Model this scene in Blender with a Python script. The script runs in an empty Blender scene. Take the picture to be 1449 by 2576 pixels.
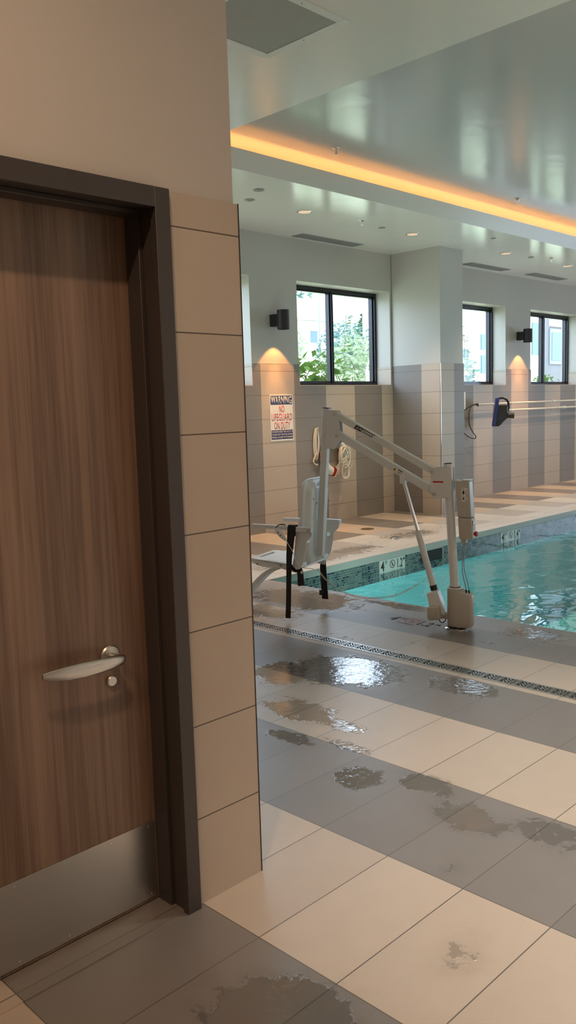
import bpy, bmesh, math, random
from mathutils import Vector, Matrix
random.seed(11)
C = bpy.context.scene.collection
sc = bpy.context.scene
PI = math.pi

# ------------------------------------------------------------------ node helper
class NB:
    def __init__(s, name):
        s.m = bpy.data.materials.new(name); s.m.use_nodes = True
        s.t = s.m.node_tree; s.t.nodes.clear()
        s.out = s.t.nodes.new('ShaderNodeOutputMaterial')
    def n(s, typ, ins=None, **props):
        nd = s.t.nodes.new(typ)
        for k, v in props.items(): setattr(nd, k, v)
        for k, v in (ins or {}).items(): s.set(nd.inputs[k], v)
        return nd
    def set(s, sock, v):
        if isinstance(v, bpy.types.NodeSocket): s.t.links.new(v, sock)
        else:
            if sock.type == 'RGBA' and len(v) == 3: v = (*v, 1)
            sock.default_value = v
    def math(s, op, a, b=0.0, c=0.0, clamp=False):
        nd = s.t.nodes.new('ShaderNodeMath'); nd.operation = op; nd.use_clamp = clamp
        s.set(nd.inputs[0], a); s.set(nd.inputs[1], b); s.set(nd.inputs[2], c)
        return nd.outputs[0]
    def add(s, a, b): return s.math('ADD', a, b)
    def sub(s, a, b): return s.math('SUBTRACT', a, b)
    def mul(s, a, b): return s.math('MULTIPLY', a, b)
    def mx(s, a, b): return s.math('MAXIMUM', a, b)
    def mn(s, a, b): return s.math('MINIMUM', a, b)
    def ab(s, a): return s.math('ABSOLUTE', a)
    def lt(s, a, b): return s.math('LESS_THAN', a, b)
    def gt(s, a, b): return s.math('GREATER_THAN', a, b)
    def smooth(s, v, lo, hi):
        nd = s.n('ShaderNodeMapRange', {0: v, 1: lo, 2: hi, 3: 0.0, 4: 1.0}, interpolation_type='SMOOTHSTEP')
        return nd.outputs[0]
    def mix(s, f, a, b, mode='MIX'):
        nd = s.t.nodes.new('ShaderNodeMix'); nd.data_type = 'RGBA'; nd.blend_type = mode
        s.set(nd.inputs[0], f); s.set(nd.inputs[6], a); s.set(nd.inputs[7], b)
        return nd.outputs[2]
    def fmix(s, f, a, b):
        nd = s.t.nodes.new('ShaderNodeMix'); nd.data_type = 'FLOAT'
        s.set(nd.inputs[0], f); s.set(nd.inputs[2], a); s.set(nd.inputs[3], b)
        return nd.outputs[0]
    def pos(s):
        g = s.n('ShaderNodeNewGeometry'); x = s.n('ShaderNodeSeparateXYZ', {0: g.outputs['Position']})
        return g.outputs['Position'], x.outputs[0], x.outputs[1], x.outputs[2]
    def noise(s, vec, scale, detail=3.0, rough=0.5, dist=0.0):
        nd = s.n('ShaderNodeTexNoise', {'Scale': scale, 'Detail': detail, 'Roughness': rough, 'Distortion': dist})
        if vec is not None: s.set(nd.inputs['Vector'], vec)
        return nd.outputs['Fac']
    def scalev(s, vec, v):
        nd = s.n('ShaderNodeVectorMath', {0: vec, 1: v}, operation='MULTIPLY'); return nd.outputs[0]
    def bump(s, h, strength=0.2, dist=0.01, normal=None):
        nd = s.n('ShaderNodeBump', {'Height': h, 'Strength': strength, 'Distance': dist})
        if normal is not None: s.set(nd.inputs['Normal'], normal)
        return nd.outputs[0]
    def bsdf(s, col, rough=0.5, metal=0.0, normal=None, **k):
        nd = s.n('ShaderNodeBsdfPrincipled')
        s.set(nd.inputs['Base Color'], col); s.set(nd.inputs['Roughness'], rough); s.set(nd.inputs['Metallic'], metal)
        if normal is not None: s.set(nd.inputs['Normal'], normal)
        for kk, v in k.items(): s.set(nd.inputs[kk.replace('_', ' ')], v)
        s.t.links.new(nd.outputs[0], s.out.inputs[0]); return nd
    def out_(s, sock): s.t.links.new(sock, s.out.inputs[0]); return s.m

def plain(name, col, rough=0.5, metal=0.0, grain=0.06, scale=60.0, bump=0.0, **k):
    b = NB(name); p, x, y, z = b.pos()
    f = b.noise(p, scale, 2.0)
    dark = tuple(c * (1 - grain) for c in col); lite = tuple(min(1, c * (1 + grain)) for c in col)
    c = b.mix(f, dark, lite)
    nm = b.bump(f, bump, 0.002) if bump else None
    b.bsdf(c, rough, metal, nm, **k); return b.m

def emit(name, col, strength):
    b = NB(name); e = b.n('ShaderNodeEmission', {0: (*col, 1), 1: strength}); return b.out_(e.outputs[0])

BEIGE = (0.50, 0.42, 0.345); GREY = (0.235, 0.212, 0.195); GROUT = (0.10, 0.082, 0.066)

# ---------------------------------------------------------------- materials
def mat_floor():
    b = NB('porcelain_floor_tile'); p, x, y, z = b.pos()
    # distance to the nearest joint
    lines = [0.343, 0.9636, 1.584, 2.205, 2.826, 3.447, 4.032, 4.626, 5.002]
    lx = None
    for v in lines:
        d = b.ab(b.sub(x, v)); lx = d if lx is None else b.mn(lx, d)
    fy = b.math('PINGPONG', b.sub(y, 2.0628), 0.3076 / 2)
    # joints of the far deck (beyond the pool) run on the wall stripe module
    fxf = b.math('PINGPONG', b.sub(x, 9.83), 0.6066 / 2)
    far = b.gt(y, 5.6)
    xj = b.fmix(b.mx(far, b.gt(x, 5.35)), lx, fxf)
    joint = b.lt(b.mn(xj, fy), 0.0019)
    # bands of colour across the near deck
    near_g = None
    for a0, a1 in ((-4.0, -1.52), (-0.898, -0.277), (0.9636, 1.584), (2.205, 2.826), (3.447, 4.032), (4.626, 5.36)):
        q = b.mul(b.gt(x, a0), b.lt(x, a1)); near_g = q if near_g is None else b.add(near_g, q)
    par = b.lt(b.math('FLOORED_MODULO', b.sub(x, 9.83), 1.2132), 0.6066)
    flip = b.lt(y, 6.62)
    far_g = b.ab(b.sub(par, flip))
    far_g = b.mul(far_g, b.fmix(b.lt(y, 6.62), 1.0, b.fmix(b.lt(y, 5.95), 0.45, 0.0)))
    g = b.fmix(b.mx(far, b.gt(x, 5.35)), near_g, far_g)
    g = b.mul(g, b.fmix(b.mul(b.gt(x, 5.002), b.lt(x, 5.35)), 1.0, 0.75))
    # tile to tile variation and speckle
    cell = b.n('ShaderNodeCombineXYZ', {0: b.math('FLOOR', b.math('DIVIDE', b.sub(x, 0.9636), 0.6207)), 1: b.math('FLOOR', b.math('DIVIDE', b.sub(y, 2.0628), 0.3076)), 2: 0.0})
    wn = b.n('ShaderNodeTexWhiteNoise', {'Vector': cell.outputs[0]}, noise_dimensions='3D')
    col = b.mix(g, b.mix(b.mul(far, b.lt(y, 6.62)), BEIGE, (0.56, 0.54, 0.51)), (0.195, 0.177, 0.168))  # far tiles near the pool are paler: window light put into their colour
    v = b.add(0.93, b.mul(wn.outputs[0], 0.12))
    sp = b.noise(p, 260.0, 2.0); cl = b.noise(p, 9.0, 4.0)
    v = b.mul(v, b.add(0.84, b.add(b.mul(sp, 0.2), b.mul(cl, 0.12))))
    vc = b.n('ShaderNodeCombineColor', {0: v, 1: v, 2: v})
    col = b.mix(1.0, col, vc.outputs[0], 'MULTIPLY')
    col = b.mix(joint, col, GROUT)
    # wet places: (x, y, radius_x, radius_y, weight)
    spots = [(2.62, 2.23, .17, .16, 1.0), (2.76, 1.99, .12, .20, 1.0), (2.62, 1.70, .16, .22, 1.0), (2.72, 1.42, .2, .25, .8),
             (1.93, 1.27, .2, .13, .72), (1.36, 1.42, .25, .30, 1.25), (1.25, 1.15, .25, .35, 1.1), (3.05, 3.0, .18, .4, 1.0), (3.02, 2.68, .12, .25, .9),
             (3.72, 3.25, .3, .45, 1.35), (3.9, 2.55, .16, .3, 1.2), (3.45, 3.5, .3, .3, 1.1), (2.75, 2.75, .1, .25, .9), (2.85, 2.5, .08, .25, .85),
             (2.3, 1.55, .14, .10, .6), (3.5, 2.0, .15, .2, .5), (4.95, 4.75, .45, .8, 1.02), (4.45, 4.75, .3, .6, .95), (4.3, 3.75, .25, .5, .62),
             (5.1, 2.8, .3, .5, .8), (4.4, 3.1, .25, .5, .6), (5.22, 3.9, .12, .7, 1.0), (4.7, 2.8, .3, .5, .55), (6.6, 6.0, 1.4, .35, .9), (8.4, 6.2, 1.4, .3, .75)]
    tot = None
    for (sx, sy, rx, ry, w) in spots:
        ddx = b.math('DIVIDE', b.sub(x, sx), rx); ddy = b.math('DIVIDE', b.sub(y, sy), ry)
        d2 = b.add(b.mul(ddx, ddx), b.mul(ddy, ddy))
        gsp = b.mul(b.math('POWER', 2.718, b.mul(d2, -1.0)), w)
        tot = gsp if tot is None else b.mx(tot, gsp)
    wnz = b.noise(p, 5.5, 5.0, 0.62, 0.9)
    wnf = b.noise(p, 21.0, 4.0, 0.62, 0.5)
    h = b.add(b.mul(tot, 0.62), b.add(b.mul(wnz, 0.54), b.mul(wnf, 0.30)))
    wet = b.smooth(h, 0.825, 0.865)
    damp = b.smooth(h, 0.66, 0.86)
    dk = b.fmix(wet, b.fmix(damp, 1.0, 0.9), 0.66)
    dkc = b.n('ShaderNodeCombineColor', {0: dk, 1: b.mul(dk, .985), 2: b.mul(dk, .97)})
    col = b.mix(1.0, col, dkc.outputs[0], 'MULTIPLY')
    rough = b.fmix(wet, b.fmix(damp, 0.35, 0.27), 0.06)
    micro = b.noise(p, 330.0, 2.0)
    rip = b.add(b.noise(p, 30.0, 3.0, 0.6, 0.5), b.mul(b.noise(p, 8.0, 2.0), 1.4))
    hh = b.fmix(wet, b.add(b.mul(micro, 0.40), b.mul(joint, -0.6)), b.mul(rip, 0.95))
    nm = b.bump(hh, 0.35, 0.004)
    b.bsdf(col, rough, 0.0, nm, Specular_IOR_Level=1.0, IOR=1.6)
    return b.m

def mat_walltile(name, axis, u0, pitch, z0, stripes=True, row=0.303, rough=0.42):
    """stripes along a world axis ('x' or 'y'): the first stripe past u0 is beige"""
    b = NB(name); p, x, y, z = b.pos()
    u = x if axis == 'x' else y
    rowd = b.math('PINGPONG', b.sub(z, z0), row / 2)
    jt = b.lt(rowd, 0.0021)
    if stripes:
        g = b.gt(b.math('FLOORED_MODULO', b.sub(u, u0), pitch * 2), pitch)
        vj = b.lt(b.math('PINGPONG', b.sub(u, u0), pitch / 2), 0.0016)
        jt = b.mx(jt, vj)
        cell = b.n('ShaderNodeCombineXYZ', {0: b.math('FLOOR', b.math('DIVIDE', b.sub(u, u0), pitch)), 1: b.math('FLOOR', b.math('DIVIDE', b.sub(z, z0), row)), 2: 3.0})
    else:
        g = 0.0
        cell = b.n('ShaderNodeCombineXYZ', {0: 1.0, 1: b.math('FLOOR', b.math('DIVIDE', b.sub(z, z0), row)), 2: 3.0})
    wn = b.n('ShaderNodeTexWhiteNoise', {'Vector': cell.outputs[0]}, noise_dimensions='3D')
    col = b.mix(g, BEIGE, GREY)
    sp = b.noise(p, 230.0, 2.0); cl = b.noise(p, 5.0, 4.0)
    v = b.add(0.84, b.add(b.mul(wn.outputs[0], 0.07), b.add(b.mul(sp, 0.16), b.mul(cl, 0.10))))
    vc = b.n('ShaderNodeCombineColor', {0: v, 1: v, 2: v})
    col = b.mix(1.0, col, vc.outputs[0], 'MULTIPLY')
    col = b.mix(jt, col, GROUT)
    nm = b.bump(b.add(b.mul(sp, 0.15), b.mul(jt, -1.0)), 0.25, 0.002)
    b.bsdf(col, rough, 0.0, nm); return b.m

def mat_paint(name, col, rough, bumpy=0.06):
    b = NB(name); p, x, y, z = b.pos()
    f = b.noise(p, 180.0, 2.0); g = b.noise(p, 1.3, 2.0)
    c = b.mix(g, tuple(k * 0.97 for k in col), tuple(min(1, k * 1.03) for k in col))
    nm = b.bump(f, bumpy, 0.002)
    b.bsdf(c, rough, 0.0, nm, Specular_IOR_Level=0.5); return b.m

def mat_ceiling(name, col):
    b = NB(name); p, x, y, z = b.pos()
    f = b.noise(p, 160.0, 2.0)
    g = b.noise(p, 2.6, 3.0, 0.5, 0.4)
    nm = b.bump(f, 0.05, 0.002); nm = b.bump(g, 0.10, 0.03, nm)
    b.bsdf(col, 0.16, 0.0, nm, Specular_IOR_Level=0.75); return b.m

def mat_mosaic():
    b = NB('pool_waterline_mosaic'); p, x, y, z = b.pos()
    u = b.add(x, y)
    cx = b.n('ShaderNodeCombineXYZ', {0: u, 1: z, 2: 0.0})
    def brick(w, hgt, off):
        br = b.n('ShaderNodeTexBrick', {'Vector': cx.outputs[0], 'Scale': 1.0, 'Mortar Size': 0.0028, 'Mortar Smooth': 0.0, 'Bias': 0.0, 'Brick Width': w, 'Row Height': hgt,
                    'Color1': (0, 0, 0, 1), 'Color2': (1, 1, 1, 1), 'Mortar': (0.5, 0.5, 0.5, 1)}, offset=off)
        return br.outputs['Color'], br.outputs['Fac']
    c1, m1 = brick(0.05, 0.05, 0.0)
    c2, m2 = brick(0.05, 0.025, 0.5)
    blk = b.n('ShaderNodeCombineXYZ', {0: b.math('FLOOR', b.math('DIVIDE', u, 0.1)), 1: b.math('FLOOR', b.math('DIVIDE', z, 0.05)), 2: 1.0})
    wn = b.n('ShaderNodeTexWhiteNoise', {'Vector': blk.outputs[0]}, noise_dimensions='3D')
    pick = b.gt(wn.outputs[0], 0.36)
    cc = b.mix(pick, c1, c2); mm = b.fmix(pick, m1, m2)
    r = b.n('ShaderNodeValToRGB', {0: cc}); cr = r.color_ramp; cr.interpolation = 'CONSTANT'
    cols = [(0.0, (0.018, 0.045, 0.055)), (0.16, (0.075, 0.115, 0.11)), (0.34, (0.115, 0.15, 0.14)), (0.52, (0.035, 0.075, 0.085)), (0.66, (0.135, 0.17, 0.155)), (0.85, (0.022, 0.045, 0.085)), (0.93, (0.085, 0.13, 0.13))]
    while len(cr.elements) > 1: cr.elements.remove(cr.elements[0])
    cr.elements[0].position = 0; cr.elements[0].color = (*cols[0][1], 1)
    for t, k in cols[1:]:
        e = cr.elements.new(t); e.color = (*k, 1)
    col = b.mix(mm, r.outputs[0], (0.24, 0.27, 0.245))
    b.bsdf(col, 0.2); return b.m

def mat_water():
    b = NB('pool_water'); p, x, y, z = b.pos()
    v = b.scalev(p, (0.85, 1.1, 1.0))
    a = b.noise(v, 1.8, 2.0, 0.45, 0.9); c = b.noise(v, 6.5, 2.0, 0.5, 0.6)
    # the water is livelier towards the near right side of the pool
    liv = b.smooth(b.math('SUBTRACT', b.mul(x, 0.6), y), -0.6, 3.6)
    liv = b.fmix(liv, 0.55, 1.0)
    hgt = b.mul(b.add(a, b.mul(c, 0.22)), liv)
    nm = b.bump(hgt, 0.5, 0.055)
    gl = b.n('ShaderNodeBsdfGlossy', {0: (1, 1, 1, 1), 'Roughness': 0.02, 'Normal': nm})
    tr = b.n('ShaderNodeBsdfTransparent', {0: (0.78, 0.97, 0.97, 1)})
    fr = b.n('ShaderNodeFresnel', {'IOR': 1.34, 'Normal': nm})
    ms = b.n('ShaderNodeMixShader'); b.set(ms.inputs[0], fr.outputs[0])
    b.t.links.new(tr.outputs[0], ms.inputs[1]); b.t.links.new(gl.outputs[0], ms.inputs[2])
    return b.out_(ms.outputs[0])

def mat_glass():
    b = NB('window_glass')
    gl = b.n('ShaderNodeBsdfGlossy', {0: (1, 1, 1, 1), 'Roughness': 0.01})
    tr = b.n('ShaderNodeBsdfTransparent', {0: (0.95, 0.96, 0.965, 1)})
    fr = b.n('ShaderNodeFresnel', {'IOR': 1.45}); ge = b.n('ShaderNodeNewGeometry')
    ms = b.n('ShaderNodeMixShader'); b.set(ms.inputs[0], b.mul(fr.outputs[0], b.sub(1.0, ge.outputs['Backfacing'])))
    b.t.links.new(tr.outputs[0], ms.inputs[1]); b.t.links.new(gl.outputs[0], ms.inputs[2])
    return b.out_(ms.outputs[0])

def mat_wood():
    b = NB('walnut_laminate'); p, x, y, z = b.pos()
    v = b.scalev(p, (55.0, 55.0, 1.1)); f = b.noise(v, 1.0, 4.0, 0.6)
    v2 = b.scalev(p, (9.0, 9.0, 0.5)); g = b.noise(v2, 1.0, 3.0)
    v3 = b.scalev(p, (240.0, 240.0, 6.0)); k = b.noise(v3, 1.0, 2.0)
    t = b.add(b.mul(f, 0.5), b.add(b.mul(g, 0.35), b.mul(k, 0.15)))
    col = b.mix(b.smooth(t, 0.33, 0.66), (0.130, 0.080, 0.057), (0.285, 0.195, 0.145))
    b.bsdf(col, 0.36, 0.0, b.bump(t, 0.06, 0.002)); return b.m

def mat_brushed(name, col, rough, axis=(4, 4, 300)):
    b = NB(name); p, x, y, z = b.pos()
    f = b.noise(b.scalev(p, axis), 1.0, 2.0)
    r = b.add(rough - 0.06, b.mul(f, 0.12))
    b.bsdf(b.mix(f, tuple(c * .92 for c in col), col), r, 1.0, b.bump(f, 0.05, 0.001)); return b.m

def mat_leaf(name, c1, c2):
    b = NB(name); p, x, y, z = b.pos()
    f = b.noise(p, 3.0, 3.0)
    col = b.mix(b.smooth(f, 0.35, 0.65), c1, c2)
    d = b.n('ShaderNodeBsdfDiffuse', {0: col}); t = b.n('ShaderNodeBsdfTranslucent', {0: col})
    ms = b.n('ShaderNodeMixShader', {0: 0.45}); b.t.links.new(d.outputs[0], ms.inputs[1]); b.t.links.new(t.outputs[0], ms.inputs[2])
    return b.out_(ms.outputs[0])

def mat_mesh_grille():
    b = NB('grey_egg_crate_grille'); p, x, y, z = b.pos()
    q = b.mn(b.math('PINGPONG', x, 0.0065), b.math('PINGPONG', y, 0.0065))
    w = b.lt(q, 0.0018)
    col = b.mix(w, (0.22, 0.205, 0.19), (0.60, 0.57, 0.53))
    b.bsdf(col, 0.6, 0.0, b.bump(w, 0.5, 0.004)); return b.m

M = {}
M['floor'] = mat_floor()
M['wall_far'] = mat_walltile('striped_wall_tile', 'x', 9.83, 0.6066, 0.230)
M['wall_colleft'] = mat_walltile('striped_column_side_tile', 'y', 6.665, 0.607, 0.230)
M['wall_colfront'] = mat_walltile('striped_column_front_tile', 'x', 9.82, 0.606, 0.230)
M['tile_near'] = mat_walltile('beige_wall_tile', 'x', 0, 1, 0.284, stripes=False)
M['paint'] = mat_paint('greige_wall_paint', (0.53, 0.50, 0.465), 0.42)
M['ceiling'] = mat_ceiling('glossy_soffit_paint', (0.88, 0.84, 0.79)); M['tray'] = mat_ceiling('glossy_dimmed_tray_paint', (0.54, 0.515, 0.51))  # brightness gap between soffits and tray is put into the two colours
M['mosaic'] = mat_mosaic()
M['water'] = mat_water()
M['glass'] = mat_glass()
M['wood'] = mat_wood()
M['steel'] = mat_brushed('brushed_stainless', (0.62, 0.60, 0.57), 0.32)
M['chrome'] = plain('polished_chrome', (0.75, 0.74, 0.72), 0.12, 1.0, 0.03)
M['bronze'] = plain('dark_bronze_frame', (0.030, 0.026, 0.027), 0.38, 0.2)
M['frame_paint'] = plain('dark_brown_frame_paint', (0.050, 0.042, 0.040), 0.40, 0.0)
M['win_frame'] = plain('dark_window_aluminium', (0.035, 0.034, 0.040), 0.22, 0.5)
M['lift'] = plain('warm_grey_powder_coat', (0.72, 0.715, 0.70), 0.35, 0.0, 0.03)
M['lift_white'] = plain('white_lift_plastic', (0.76, 0.77, 0.76), 0.36, 0.0, 0.03, Specular_IOR_Level=0.8)
M['lift_beige'] = plain('beige_lift_plastic', (0.50, 0.455, 0.40), 0.38, 0.0, 0.03)
M['black'] = plain('black_plastic', (0.012, 0.011, 0.012), 0.4)
M['web'] = plain('black_webbing', (0.012, 0.010, 0.011), 0.8, 0.0, 0.3, 400.0, 0.3)
M['white'] = plain('white_plastic', (0.78, 0.77, 0.74), 0.35)
M['rope'] = plain('cream_rope', (0.72, 0.66, 0.56), 0.8, 0.0, 0.2, 300.0, 0.3)
M['red'] = plain('red_plastic', (0.42, 0.018, 0.022), 0.4)
M['navy'] = plain('navy_print', (0.028, 0.026, 0.115), 0.45)
M['signwhite'] = plain('white_sign_face', (0.80, 0.78, 0.74), 0.40)
M['inkred'] = plain('red_print', (0.50, 0.03, 0.03), 0.5)
M['inkblack'] = plain('black_print', (0.015, 0.015, 0.016), 0.5)
M['yellow'] = plain('yellow_print', (0.62, 0.43, 0.03), 0.5)
M['blue'] = plain('deep_blue_plastic', (0.012, 0.022, 0.14), 0.45)
M['marker'] = plain('white_glazed_marker_tile', (0.62, 0.62, 0.56), 0.25)
M['coping'] = plain('pale_coping_stone', (0.42, 0.415, 0.37), 0.35, 0.0, 0.08, 120.0)
M['plaster'] = plain('pale_aqua_pool_plaster', (0.20, 0.67, 0.70), 0.6)
M['grille_metal'] = plain('grey_painted_metal', (0.33, 0.325, 0.31), 0.45)
M['dark_void'] = plain('dark_recess', (0.02, 0.02, 0.02), 0.8)
M['grille'] = mat_mesh_grille()
M['sconce'] = plain('dark_bronze_sconce', (0.020, 0.018, 0.020), 0.5)
M['led'] = emit('warm_led_strip', (1.0, 0.46, 0.14), 11.5)
M['lamp'] = emit('warm_downlight_lens', (1.0, 0.74, 0.50), 0.42)
M['added_pool_lamp'] = emit('added_pool_lamp_lens', (0.8, 1.0, 0.97), 3.0)
M['sconce_lamp'] = emit('warm_sconce_lens', (1.0, 0.86, 0.66), 12.0)
M['leaf'] = mat_leaf('bright_green_leaves', (0.07, 0.13, 0.022), (0.14, 0.21, 0.055))
M['leaf_pale'] = mat_leaf('pale_green_shrub_leaves', (0.26, 0.34, 0.20), (0.42, 0.46, 0.30))
M['leaf_blue'] = mat_leaf('blue_green_shrub_leaves', (0.09, 0.19, 0.16), (0.20, 0.30, 0.26))
M['leaf_dark'] = mat_leaf('dark_conifer_needles', (0.05, 0.10, 0.04), (0.09, 0.16, 0.07))
M['bark'] = plain('grey_bark', (0.22, 0.19, 0.16), 0.9)
M['meadow'] = plain('dry_grass_bank', (0.52, 0.52, 0.32), 0.95, 0.0, 0.4, 1.2)
M['house'] = plain('white_house_siding', (0.78, 0.77, 0.75), 0.7)
M['house_grey'] = plain('grey_building_render', (0.175, 0.165, 0.17), 0.8)
M['roof'] = plain('grey_shingle_roof', (0.36, 0.36, 0.38), 0.8)
M['pane'] = plain('blue_grey_window_pane', (0.13, 0.19, 0.22), 0.35, Specular_IOR_Level=0.25)

# ---------------------------------------------------------------- mesh helper
class MB:
    def __init__(s): s.bm = bmesh.new()
    def box(s, lo, hi, mat=None):
        x0, y0, z0 = lo; x1, y1, z1 = hi
        vs = [s.bm.verts.new(v) for v in ((x0,y0,z0),(x1,y0,z0),(x1,y1,z0),(x0,y1,z0),(x0,y0,z1),(x1,y0,z1),(x1,y1,z1),(x0,y1,z1))]
        if mat is not None:
            for v in vs: v.co = mat @ v.co
        for f in ((0,3,2,1),(4,5,6,7),(0,1,5,4),(1,2,6,5),(2,3,7,6),(3,0,4,7)): s.bm.faces.new([vs[i] for i in f])
        return s
    def bar(s, p0, p1, w, h, up=(0, 0, 1)):
        """rectangular bar from p0 to p1: w across, h along up"""
        p0, p1 = Vector(p0), Vector(p1); d = (p1 - p0).normalized(); up = Vector(up)
        side = d.cross(up).normalized(); u = side.cross(d).normalized()
        vs = []
        for p in (p0, p1):
            for a, b in ((-1, -1), (1, -1), (1, 1), (-1, 1)): vs.append(s.bm.verts.new(p + side * (a * w / 2) + u * (b * h / 2)))
        for f in ((0,1,2,3),(7,6,5,4),(0,4,5,1),(1,5,6,2),(2,6,7,3),(3,7,4,0)): s.bm.faces.new([vs[i] for i in f])
        return s
    def cyl(s, p0, p1, r0, r1=None, n=24, caps=True):
        r1 = r0 if r1 is None else r1
        p0, p1 = Vector(p0), Vector(p1); d = (p1 - p0).normalized()
        a = d.orthogonal().normalized(); b = d.cross(a)
        A = [s.bm.verts.new(p0 + (a * math.cos(2*PI*i/n) + b * math.sin(2*PI*i/n)) * r0) for i in range(n)]
        B = [s.bm.verts.new(p1 + (a * math.cos(2*PI*i/n) + b * math.sin(2*PI*i/n)) * r1) for i in range(n)]
        for i in range(n): s.bm.faces.new((A[i], A[(i+1) % n], B[(i+1) % n], B[i]))
        if caps: s.bm.faces.new(A[::-1]); s.bm.faces.new(B)
        return s
    def lathe(s, c, prof, n=32, axis='z'):
        """prof: list of (radius, height) about a vertical axis at c"""
        c = Vector(c); rings = []
        for r, h in prof:
            ring = []
            for i in range(n):
                a = 2*PI*i/n
                if axis == 'z': v = Vector((r*math.cos(a), r*math.sin(a), h))
                elif axis == 'y': v = Vector((r*math.cos(a), h, r*math.sin(a)))
                else: v = Vector((h, r*math.cos(a), r*math.sin(a)))
                ring.append(s.bm.verts.new(c + v))
            rings.append(ring)
        for A, B in zip(rings, rings[1:]):
            for i in range(n): s.bm.faces.new((A[i], A[(i+1) % n], B[(i+1) % n], B[i]))
        s.bm.faces.new(rings[0][::-1]); s.bm.faces.new(rings[-1]); return s
    def tube(s, pts, r, n=8, closed=False):
        pts = [Vector(p) for p in pts]; N = len(pts); rings = []; prev = None
        for i, p in enumerate(pts):
            if closed: d = (pts[(i+1) % N] - pts[i-1])
            else: d = pts[min(i+1, N-1)] - pts[max(i-1, 0)]
            d.normalize()
            if prev is None: a = d.orthogonal().normalized()
            else:
                a = prev - d * prev.dot(d)
                a = a.normalized() if a.length > 1e-6 else d.orthogonal().normalized()
            prev = a; b = d.cross(a)
            rr = r[i] if isinstance(r, (list, tuple)) else r
            rings.append([s.bm.verts.new(p + (a*math.cos(2*PI*k/n) + b*math.sin(2*PI*k/n)) * rr) for k in range(n)])
        pairs = list(zip(rings, rings[1:])) + ([(rings[-1], rings[0])] if closed else [])
        for A, B in pairs:
            for k in range(n): s.bm.faces.new((A[k], A[(k+1) % n], B[(k+1) % n], B[k]))
        if not closed: s.bm.faces.new(rings[0][::-1]); s.bm.faces.new(rings[-1])
        return s
    def ribbon(s, pts, wdir, w, t):
        """flat strap: path pts, width w along wdir, thickness t"""
        pts = [Vector(p) for p in pts]; wd = Vector(wdir).normalized(); rows = []
        for i, p in enumerate(pts):
            d = (pts[min(i+1, len(pts)-1)] - pts[max(i-1, 0)]).normalized()
            nrm = d.cross(wd).normalized(); ww = w[i] if isinstance(w, (list, tuple)) else w
            rows.append([s.bm.verts.new(p + wd*(a*ww/2) + nrm*(b*t/2)) for a, b in ((-1,-1),(1,-1),(1,1),(-1,1))])
        for A, B in zip(rows, rows[1:]):
            for k in range(4): s.bm.faces.new((A[k], A[(k+1) % 4], B[(k+1) % 4], B[k]))
        s.bm.faces.new(rows[0][::-1]); s.bm.faces.new(rows[-1]); return s
    def prism(s, poly, f0, f1):
        """poly of 2D points; f0/f1 map a 2D point to 3D for the two faces"""
        A = [s.bm.verts.new(f0(*p)) for p in poly]; B = [s.bm.verts.new(f1(*p)) for p in poly]; n = len(poly)
        for i in range(n): s.bm.faces.new((A[i], A[(i+1) % n], B[(i+1) % n], B[i]))
        s.bm.faces.new(A[::-1]); s.bm.faces.new(B); return s
    def loft(s, rows, closed=True):
        R = [[s.bm.verts.new(p) for p in row] for row in rows]; n = len(R[0])
        for A, B in zip(R, R[1:]):
            for k in range(n if closed else n-1): s.bm.faces.new((A[k], A[(k+1) % n], B[(k+1) % n], B[k]))
        if closed: s.bm.faces.new(R[0][::-1]); s.bm.faces.new(R[-1])
        return s
    def ball(s, c, r, u=16, v=10, sc_=(1, 1, 1)):
        m = Matrix.Translation(c) @ Matrix.Diagonal((r*sc_[0], r*sc_[1], r*sc_[2], 1))
        bmesh.ops.create_uvsphere(s.bm, u_segments=u, v_segments=v, radius=1.0, matrix=m); return s
    def build(s, name, mat, parent=None, bevel=0.0, seg=2, angle=35, mats=None):
        bmesh.ops.recalc_face_normals(s.bm, faces=s.bm.faces)
        me = bpy.data.meshes.new(name); s.bm.to_mesh(me); s.bm.free()
        me.materials.append(mat)
        for p in me.polygons: p.use_smooth = True
        me.set_sharp_from_angle(angle=math.radians(angle))
        o = bpy.data.objects.new(name, me); C.objects.link(o)
        if parent is not None: o.parent = parent
        if bevel:
            md = o.modifiers.new('bevel', 'BEVEL'); md.width = bevel; md.segments = seg; md.limit_method = 'ANGLE'; md.angle_limit = math.radians(40)
        return o

def tag(o, label=None, cat=None, group=None, kind=None):
    if label: o['label'] = label
    if cat: o['category'] = cat
    if group: o['group'] = group
    if kind: o['kind'] = kind
    return o
def struct(o): o['kind'] = 'structure'; return o
def thing(name, label, cat, loc=(0, 0, 0), rz=0.0, group=None):
    o = bpy.data.objects.new(name, None); C.objects.link(o); o.location = loc; o.rotation_euler = (0, 0, rz)
    o.empty_display_size = 0.1
    return tag(o, label, cat, group)
def copy_tree(o, loc, label=None, group=None):
    r = o.copy(); C.objects.link(r); r.location = loc
    if label: r['label'] = label
    if group: r['group'] = group
    for ch in list(o.children):
        c = ch.copy(); C.objects.link(c); c.parent = r
        for g in list(ch.children):
            d = g.copy(); C.objects.link(d); d.parent = c
    return r
def empty_struct(name):
    o = bpy.data.objects.new(name, None); C.objects.link(o); return struct(o)

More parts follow.
